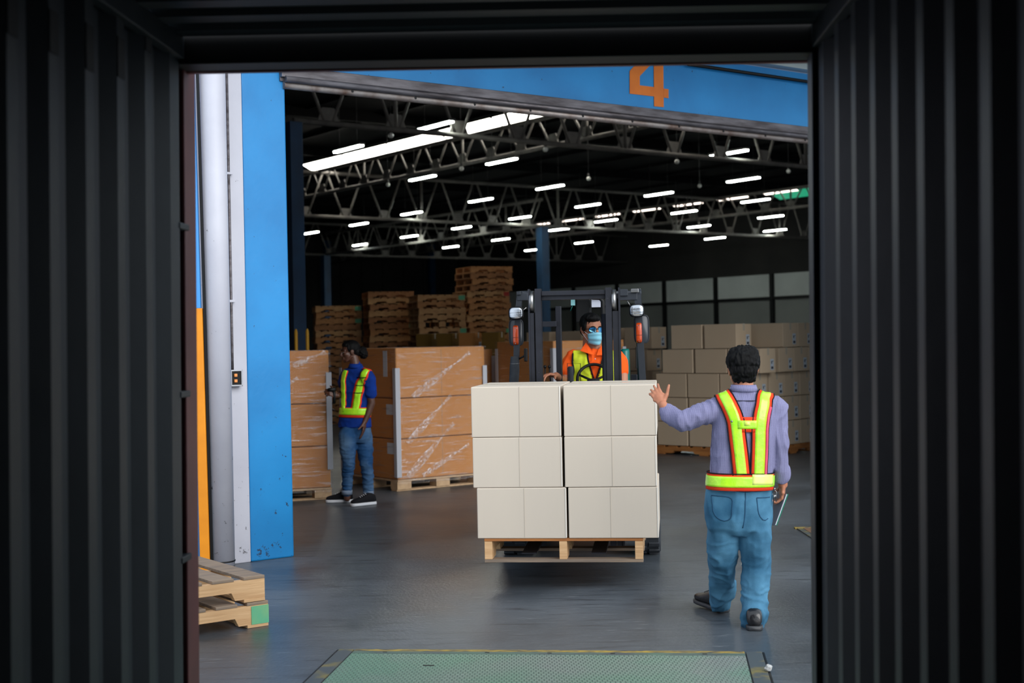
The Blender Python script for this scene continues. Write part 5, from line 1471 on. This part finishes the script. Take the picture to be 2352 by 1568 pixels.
cap_(b, pw_(817, 838), pw_(818, 844), .055, .062)
b = fuse(b, .0085, 5)
c2_ = cloth(.008, 9, 9, 9, 4.0); wrinkle(b, c2_)
wbv = bvh_of(b); ps = obj('polo_shirt', b, M['polo'], wk, True, world=True)
bb = BM(); cc_ = pw_(817, 838)
r0_ = [cc_ + RV * math.cos(t) * .066 + FV * math.sin(t) * .066 for t in [2 * PI * k / 24 for k in range(24)]]
v0 = [bb.verts.new(p + UV * .014) for p in r0_]; v1 = [bb.verts.new(cc_ + (p - cc_) * 1.3 - UV * .03) for p in r0_]
for k in range(24): bb.faces.new((v0[k], v0[(k + 1) % 24], v1[(k + 1) % 24], v1[k]))
o = obj('collar', bb, M['polo'], ps, True, world=True); md = o.modifiers.new('t', 'SOLIDIFY'); md.thickness = .004
b = BM()
Hw = headmat(pw_(804, 808), (-.93, -.34, -.10), (0, 0, 1), 1.0)
head(b, Hw)
cap_(b, pw_(812, 820), pw_(817, 846), .052, .058)
loft(b, [rw(*r) for r in ((818, 848, 18, .055), (819, 862, 31, .08), (818, 900, 31, .09), (815, 960, 31, .09), (815, 1000, 30, .09))])
chain(b, [pw_(843, 864, 14.40), pw_(850, 900, 14.42), pw_(853, 926, 14.42), pw_(845, 950, 14.40), pw_(838, 968, 14.38)], [.052, .046, .042, .036, .027])
chain(b, [pw_(794, 864, 14.60), pw_(786, 905, 14.62), pw_(775, 908, 14.44)], [.050, .042, .028])
hand(b, pw_(838, 968, 14.38), (-.12, -.05, -1), (-1, .25, 0), (-.3, -1, 0), 1.0, (.18, .2, .22, .26), .06, .1)
hand(b, pw_(775, 907, 14.44), (-.8, -.5, .35), (-.2, .75, -.3), (.1, .1, 1), 1.0, (.75, .8, .85, .85), .02, .6)
for q, r_ in ((gl_, 1), (gr_, 1)): chain(b, [q[0], q[2], q[-1], q[-1] + V((0, 0, -.06))], [.075, .052, .04, .036])
b = fuse(b, .0045, 3, .4); obj('body', b, M['skin_dark'], wk, True, world=True)
facebits(wk, Hw, (92, 58, 44))
b = hairmesh(Hw, [((0, -.022, .044), .083, .093, .082), ((0, -.058, .0), .070, .05, .062), ((0, .035, .078), .056, .042, .034)], .003, .005)
hw_ = obj('hair', b, M['hair'], wk, True, world=True)
b = hairmesh(Hw, [((-.0, -.125, -.012), .050, .042, .050), ((.0, -.145, -.040), .046, .040, .048), ((0, -.10, .01), .03, .03, .03), ((.02, -.150, .0), .035, .03, .035)], .010, .005, (60, 60, 60)); obj('hair_bun', b, M['hair'], hw_, True, world=True)
# harness
Ra = [(843, 843), (836, 858), (828, 880), (822, 905), (818, 930), (816, 944)]
La = [(794, 850), (789, 870), (788, 900), (788, 930), (789, 946)]
bb = BM(); fp = far_hit(wbv, 838, 870, 16); ribbon(bb, wbv, [far_hit(wbv, 836, 930, 16), far_hit(wbv, 838, 880, 16)] + [near_hit(wbv, *q) for q in Ra], .112, .004); vs_ = obj('safety_harness', bb, M['vest_orange'], wk, True, world=True)
bb = BM(); ribbon(bb, wbv, [near_hit(wbv, *q) for q in Ra], .068, .008); obj('reflective_strip', bb, M['lime'], vs_, True, world=True)
bb = BM(); ribbon(bb, wbv, [near_hit(wbv, *q) for q in La], .088, .004); obj('strap', bb, M['vest_orange'], vs_, True, world=True)
bb = BM(); ribbon(bb, wbv, [near_hit(wbv, *q) for q in La], .066, .008); obj('reflective_strip', bb, M['lime'], vs_, True, world=True)
b = BM(); loft(b, [rw(*r) for r in ((817, 930, 35.5, .114), (816, 945, 36, .115), (815, 962, 37.5, .118))]); w2_ = bvh_of(b)
g_ = girdle(w2_, 816, 946, DW_)
bb = BM(); ribbon(bb, w2_, g_, .108, .004, True, up=UV); obj('waist_belt', bb, M['vest_orange'], vs_, True, world=True)
bb = BM(); ribbon(bb, w2_, girdle(w2_, 816, 944, DW_), .072, .009, True, up=UV); obj('reflective_strip', bb, M['lime'], vs_, True, world=True)
b.free()
for py in (866, 884, 902):
    cxx = 832 - (py - 866) * .25
    bb = BM(); ribbon(bb, wbv, [near_hit(wbv, cxx - 10, py), near_hit(wbv, cxx, py + 1), near_hit(wbv, cxx + 10, py)], .008, .012, cols=2); obj('elastic_loop', bb, M['vest_black'], vs_, True, world=True)
shoe(wk, G(810, 1153), (-1, -.02), .285, .10, .10, M['trainer'], M['white_sole'], .034)
shoe(wk, G(861, 1158), (-.80, -.60), .285, .10, .10, M['trainer'], M['white_sole'], .034)
sc = thing('barcode_scanner', 'black handheld barcode scanner pointed at the wrapped load', 'scanner', tuple(pw_(764, 900, 14.40)))
b = BM(); a, c = pw_(753, 895, 14.40), pw_(771, 894, 14.40); loft(b, [oval(a, FV * .022, UV * .016, 14, 3), oval(a.lerp(c, .3), FV * .028, UV * .022, 14, 3), oval(c, FV * .026, UV * .020, 14, 3)]); obj('scan_head', b, M['black'], sc, True, world=True)
b = BM(); tube(b, [pw_(767, 897, 14.40), pw_(768, 912, 14.41), pw_(767, 925, 14.42)], [.017, .016, .020], 12); obj('grip', b, M['black'], sc, True, world=True)
# ================================ forklift driver
DD = 11.45
dr = thing('person', 'forklift driver in orange polo, yellow vest, mirrored sunglasses and blue face mask', 'person', tuple(FL(.05, .80, 1.06)))
def pd(px, py, d=DD): return P(px, py, d)
def rd(px, py, hw, hd, d=DD, p=2.4, n=26): return oval(P(px, py, d), RV * rpx(hw, d), FV * hd, n, p)
M['orange_polo'] = fabric('orange_pique', (252, 98, 30), (240, 84, 24), scale=10)
M['yellow_vest'] = fabric('yellow_mesh', (226, 240, 60), (212, 226, 52), scale=10)
M['mask'] = mat('face_mask', (140, 206, 226), .7, c2=(120, 192, 216), scale=8)
M['mirror_blue'] = mat('mirrored_lens', (40, 160, 245), .06, .9, c2=(150, 225, 255), scale=40, lo=.45, hi=.55, coat=1)
rings_t = ((1366, 800, 17, .060), (1366, 808, 34, .075), (1366, 814, 50, .090), (1366, 826, 59, .105), (1366, 850, 58, .12), (1365, 880, 55, .125), (1364, 915, 52, .13), (1363, 950, 52, .135))
b = BM(); loft(b, [rd(*r) for r in rings_t])
chain(b, [pd(1318, 822), pd(1309, 832), pd(1304, 854, DD - .06)], [.074, .070, .058]); chain(b, [pd(1414, 822), pd(1423, 832), pd(1428, 852, DD - .03)], [.074, .070, .058])
b = fuse(b, .0075, 5); c3 = cloth(.008, 12, 12, 8, 6.0); wrinkle(b, c3)
dbv = bvh_of(b)
# yellow vest: the torso surface, lifted, with a V opening at the front
vb = BM(); b.normal_update(); mp_ = {}
HI = []
for f in b.faces:
    c = f.calc_center_median(); qx, qy = px_of(c)
    if qy > 955 or qy < 801: continue
    front = c.y < DD
    halfw = 52 if qy > 835 else 50
    if abs(qx - 1366) > halfw: continue
    if front:
        vw = 5 + max(0, (876 - qy)) * .25 if qy < 876 else -1
        if abs(qx - 1367) < vw or qy < 806: continue
    else:
        if qy < 808: continue
    vs_f = []
    for v in f.verts:
        if v.index not in mp_: mp_[v.index] = vb.verts.new(v.co + v.normal * .008)
        vs_f.append(mp_[v.index])
    vb.faces.new(vs_f)
op = obj('polo_shirt', b, M['orange_polo'], dr, True, world=True)
ov = obj('safety_vest', vb, M['yellow_vest'], dr, True, world=True); md = ov.modifiers.new('t', 'SOLIDIFY'); md.thickness = .003
# dark piping on the vest edges
for pts in ([(1347, 806), (1351, 828), (1360, 856), (1366, 876)], [(1388, 806), (1383, 828), (1374, 856), (1367, 876)], [(1316, 812), (1314, 835), (1314, 862), (1315, 880)]):
    bb = BM(); ribbon(bb, dbv, [near_hit(dbv, *q) for q in pts],    .012, .011, cols=2); obj('piping', bb, M['vest_black'], ov, True, world=True)
# collar wings and placket
for pts in ([(1345, 800), (1337, 806), (1334, 815)], [(1386, 801), (1396, 807), (1400, 815)]): pass
bb = BM()
cN = pd(1366, 799)
def colpt(px, py, dd): return P(px, py, DD + dd)
for s, pt_ in ((-1, [(1346, 786, -.035), (1332, 806, -.10), (1352, 812, -.125), (1364, 816, -.115), (1356, 800, -.075)]), (1, [(1384, 790, -.035), (1398, 810, -.10), (1384, 816, -.125), (1369, 817, -.115), (1374, 803, -.075)])):
    vv = [colpt(*q) for q in pt_]; prism(bb, vv, V((0, -.008, .002)))
o = obj('collar', bb, M['orange_polo'], op, world=True); md = o.modifiers.new('b', 'BEVEL'); md.width = .003
b = BM(); t_ = near_hit(dbv, 1367, 824); bmesh.ops.create_uvsphere(b, u_segments=8, v_segments=6, radius=.005, matrix=Matrix.Translation(t_ + V((0, -.002, 0)))); obj('button', b, M['paper'], op, True, world=True)
b = BM()
Hd = headmat(pd(1359, 757), (.42, -1, -.08), (0, 0, 1), 1.10)
head(b, Hd)
cap_(b, pd(1362, 778, DD + .01), pd(1366, 806, DD + .01), .058, .062)
loft(b, [rd(*r) for r in ((1366, 808, 26, .06), (1366, 830, 48, .085), (1365, 880, 46, .10), (1363, 950, 44, .10))])
chain(b, [pd(1318, 826), pd(1303, 862, DD - .06), pd(1300, 880, DD - .10), pd(1284, 868, DD - .30), pd(1277, 862, DD - .38)], [.05, .046, .042, .034, .028])
chain(b, [pd(1414, 826), pd(1430, 862, DD - .04), pd(1431, 888, DD - .08), pd(1405, 884, DD - .24), pd(1394, 878, DD - .30)], [.05, .046, .043, .034, .028])
hand(b, pd(1277, 862, DD - .38), (-.75, -.60, .10), (0, -.1, -1), (.6, -.7, 0), 1.05, (.45, .5, .55, .6), .1, .4)
hand(b, pd(1394, 878, DD - .30), (-.8, -.5, -.05), (-.2, -.3, -1), (-.3, -.6, .6), 1.05, (.8, .8, .85, .85), .03, .5)
hipL, hipR = FL(-.06, .85, 1.14), FL(.18, .85, 1.14)
cap_(b, pd(1364, 940), FL(.06, .86, 1.16), .10, .10)
kneeL, kneeR = FL(-.14, .42, 1.16), FL(.24, .42, 1.16)
b = fuse(b, .0045, 3, .4); obj('body', b, M['skin_driver'], dr, True, world=True)
b = BM()
chain(b, [hipL, kneeL, FL(-.14, .26, .78)], [.085, .068, .055]); chain(b, [hipR, kneeR, FL(.24, .26, .78)], [.085, .068, .055]); cap_(b, hipL, hipR, .10, .10)
b = fuse(b, .012, 4); obj('trousers', b, fabric('dark_trousers', (36, 40, 52)), dr, True, world=True)
for x in (-.14, .24):
    shoe(dr, FL(x, .30, .555), tuple((MF.to_3x3() @ V((0, -1, 0)))[:2]), .27, .10, .10, M['leather'], M['sole_dark'])
facebits(dr, Hd, (176, 118, 90))
b = hairmesh(Hd, [((0, -.024, .048), .083, .094, .082), ((0, -.055, -.0), .072, .05, .064), ((.012, .040, .092), .060, .050, .034), ((-.074, .012, .022), .010, .030, .034), ((.074, .012, .022), .010, .030, .034)], .004, .0045)
obj('hair', b, M['hair'], dr, True, world=True)
# sunglasses
def hp(x, y, z): return Hd @ V((x, y, z))
b = BM()
for x in (-1, 1):
    ring = [hp(x * .033 + math.copysign(abs(math.cos(t)) ** .6, math.cos(t)) * .027, .094 - abs(x * .033 + math.cos(t) * .025) ** 2 * 6, .004 + math.copysign(abs(math.sin(t)) ** .7, math.sin(t)) * .020) for t in [2 * PI * k / 24 for k in range(24)]]
    tube(b, ring + [ring[0]], .003, 6, False)
    tube(b, [hp(x * .060, .074, .010), hp(x * .080, .04, .010), hp(x * .084, -.005, .008)], .0032, 6)
tube(b, [hp(-.010, .098, .010), hp(.010, .098, .010)], .0035, 6)
sg_ = obj('sunglasses', b, M['black'], dr, True, world=True)
for x in (-1, 1):
    b = BM(); ring = [hp(x * .033 + math.copysign(abs(math.cos(t)) ** .6, math.cos(t)) * .026, .0935 - abs(x * .033 + math.cos(t) * .025) ** 2 * 6, .004 + math.copysign(abs(math.sin(t)) ** .7, math.sin(t)) * .019) for t in [2 * PI * k / 24 for k in range(24)]]
    prism(b, ring, (Hd.to_3x3() @ V((0, .002, 0)))); obj('lens', b, M['mirror_blue'], sg_, world=True)
# face mask
b = BM(); NX, NZ = 18, 14
grid = []
for j in range(NZ + 1):
    v = j / NZ; row = []
    for i in range(NX + 1):
        u = i / NX * 2 - 1
        hwid = .064 - .012 * v ** 2.0
        x = u * hwid
        z = -.012 - v * .104 + (-.016 * u * u * (1 - 2 * v))
        y = .126 - abs(u) ** 2 * (.062 + .0 * v) - .010 * (v - .45) ** 2 * 4 - (.008 * v ** 3) + .004 * math.sin(v * 16)
        row.append(b.verts.new(hp(x, y, z)))
    grid.append(row)
for j in range(NZ):
    for i in range(NX): b.faces.new((grid[j][i], grid[j][i + 1], grid[j + 1][i + 1], grid[j + 1][i]))
mk = obj('face_mask', b, M['mask'], dr, True, world=True); md = mk.modifiers.new('t', 'SOLIDIFY'); md.thickness = .003
for x in (-1, 1):
    b = BM(); tube(b, [hp(x * .060, .060, -.030), hp(x * .078, .01, -.006)], .0016, 6); tube(b, [hp(x * .046, .052, -.095), hp(x * .080, .004, -.028)], .0016, 6); obj('ear_loop', b, M['paper'], mk, True, world=True)
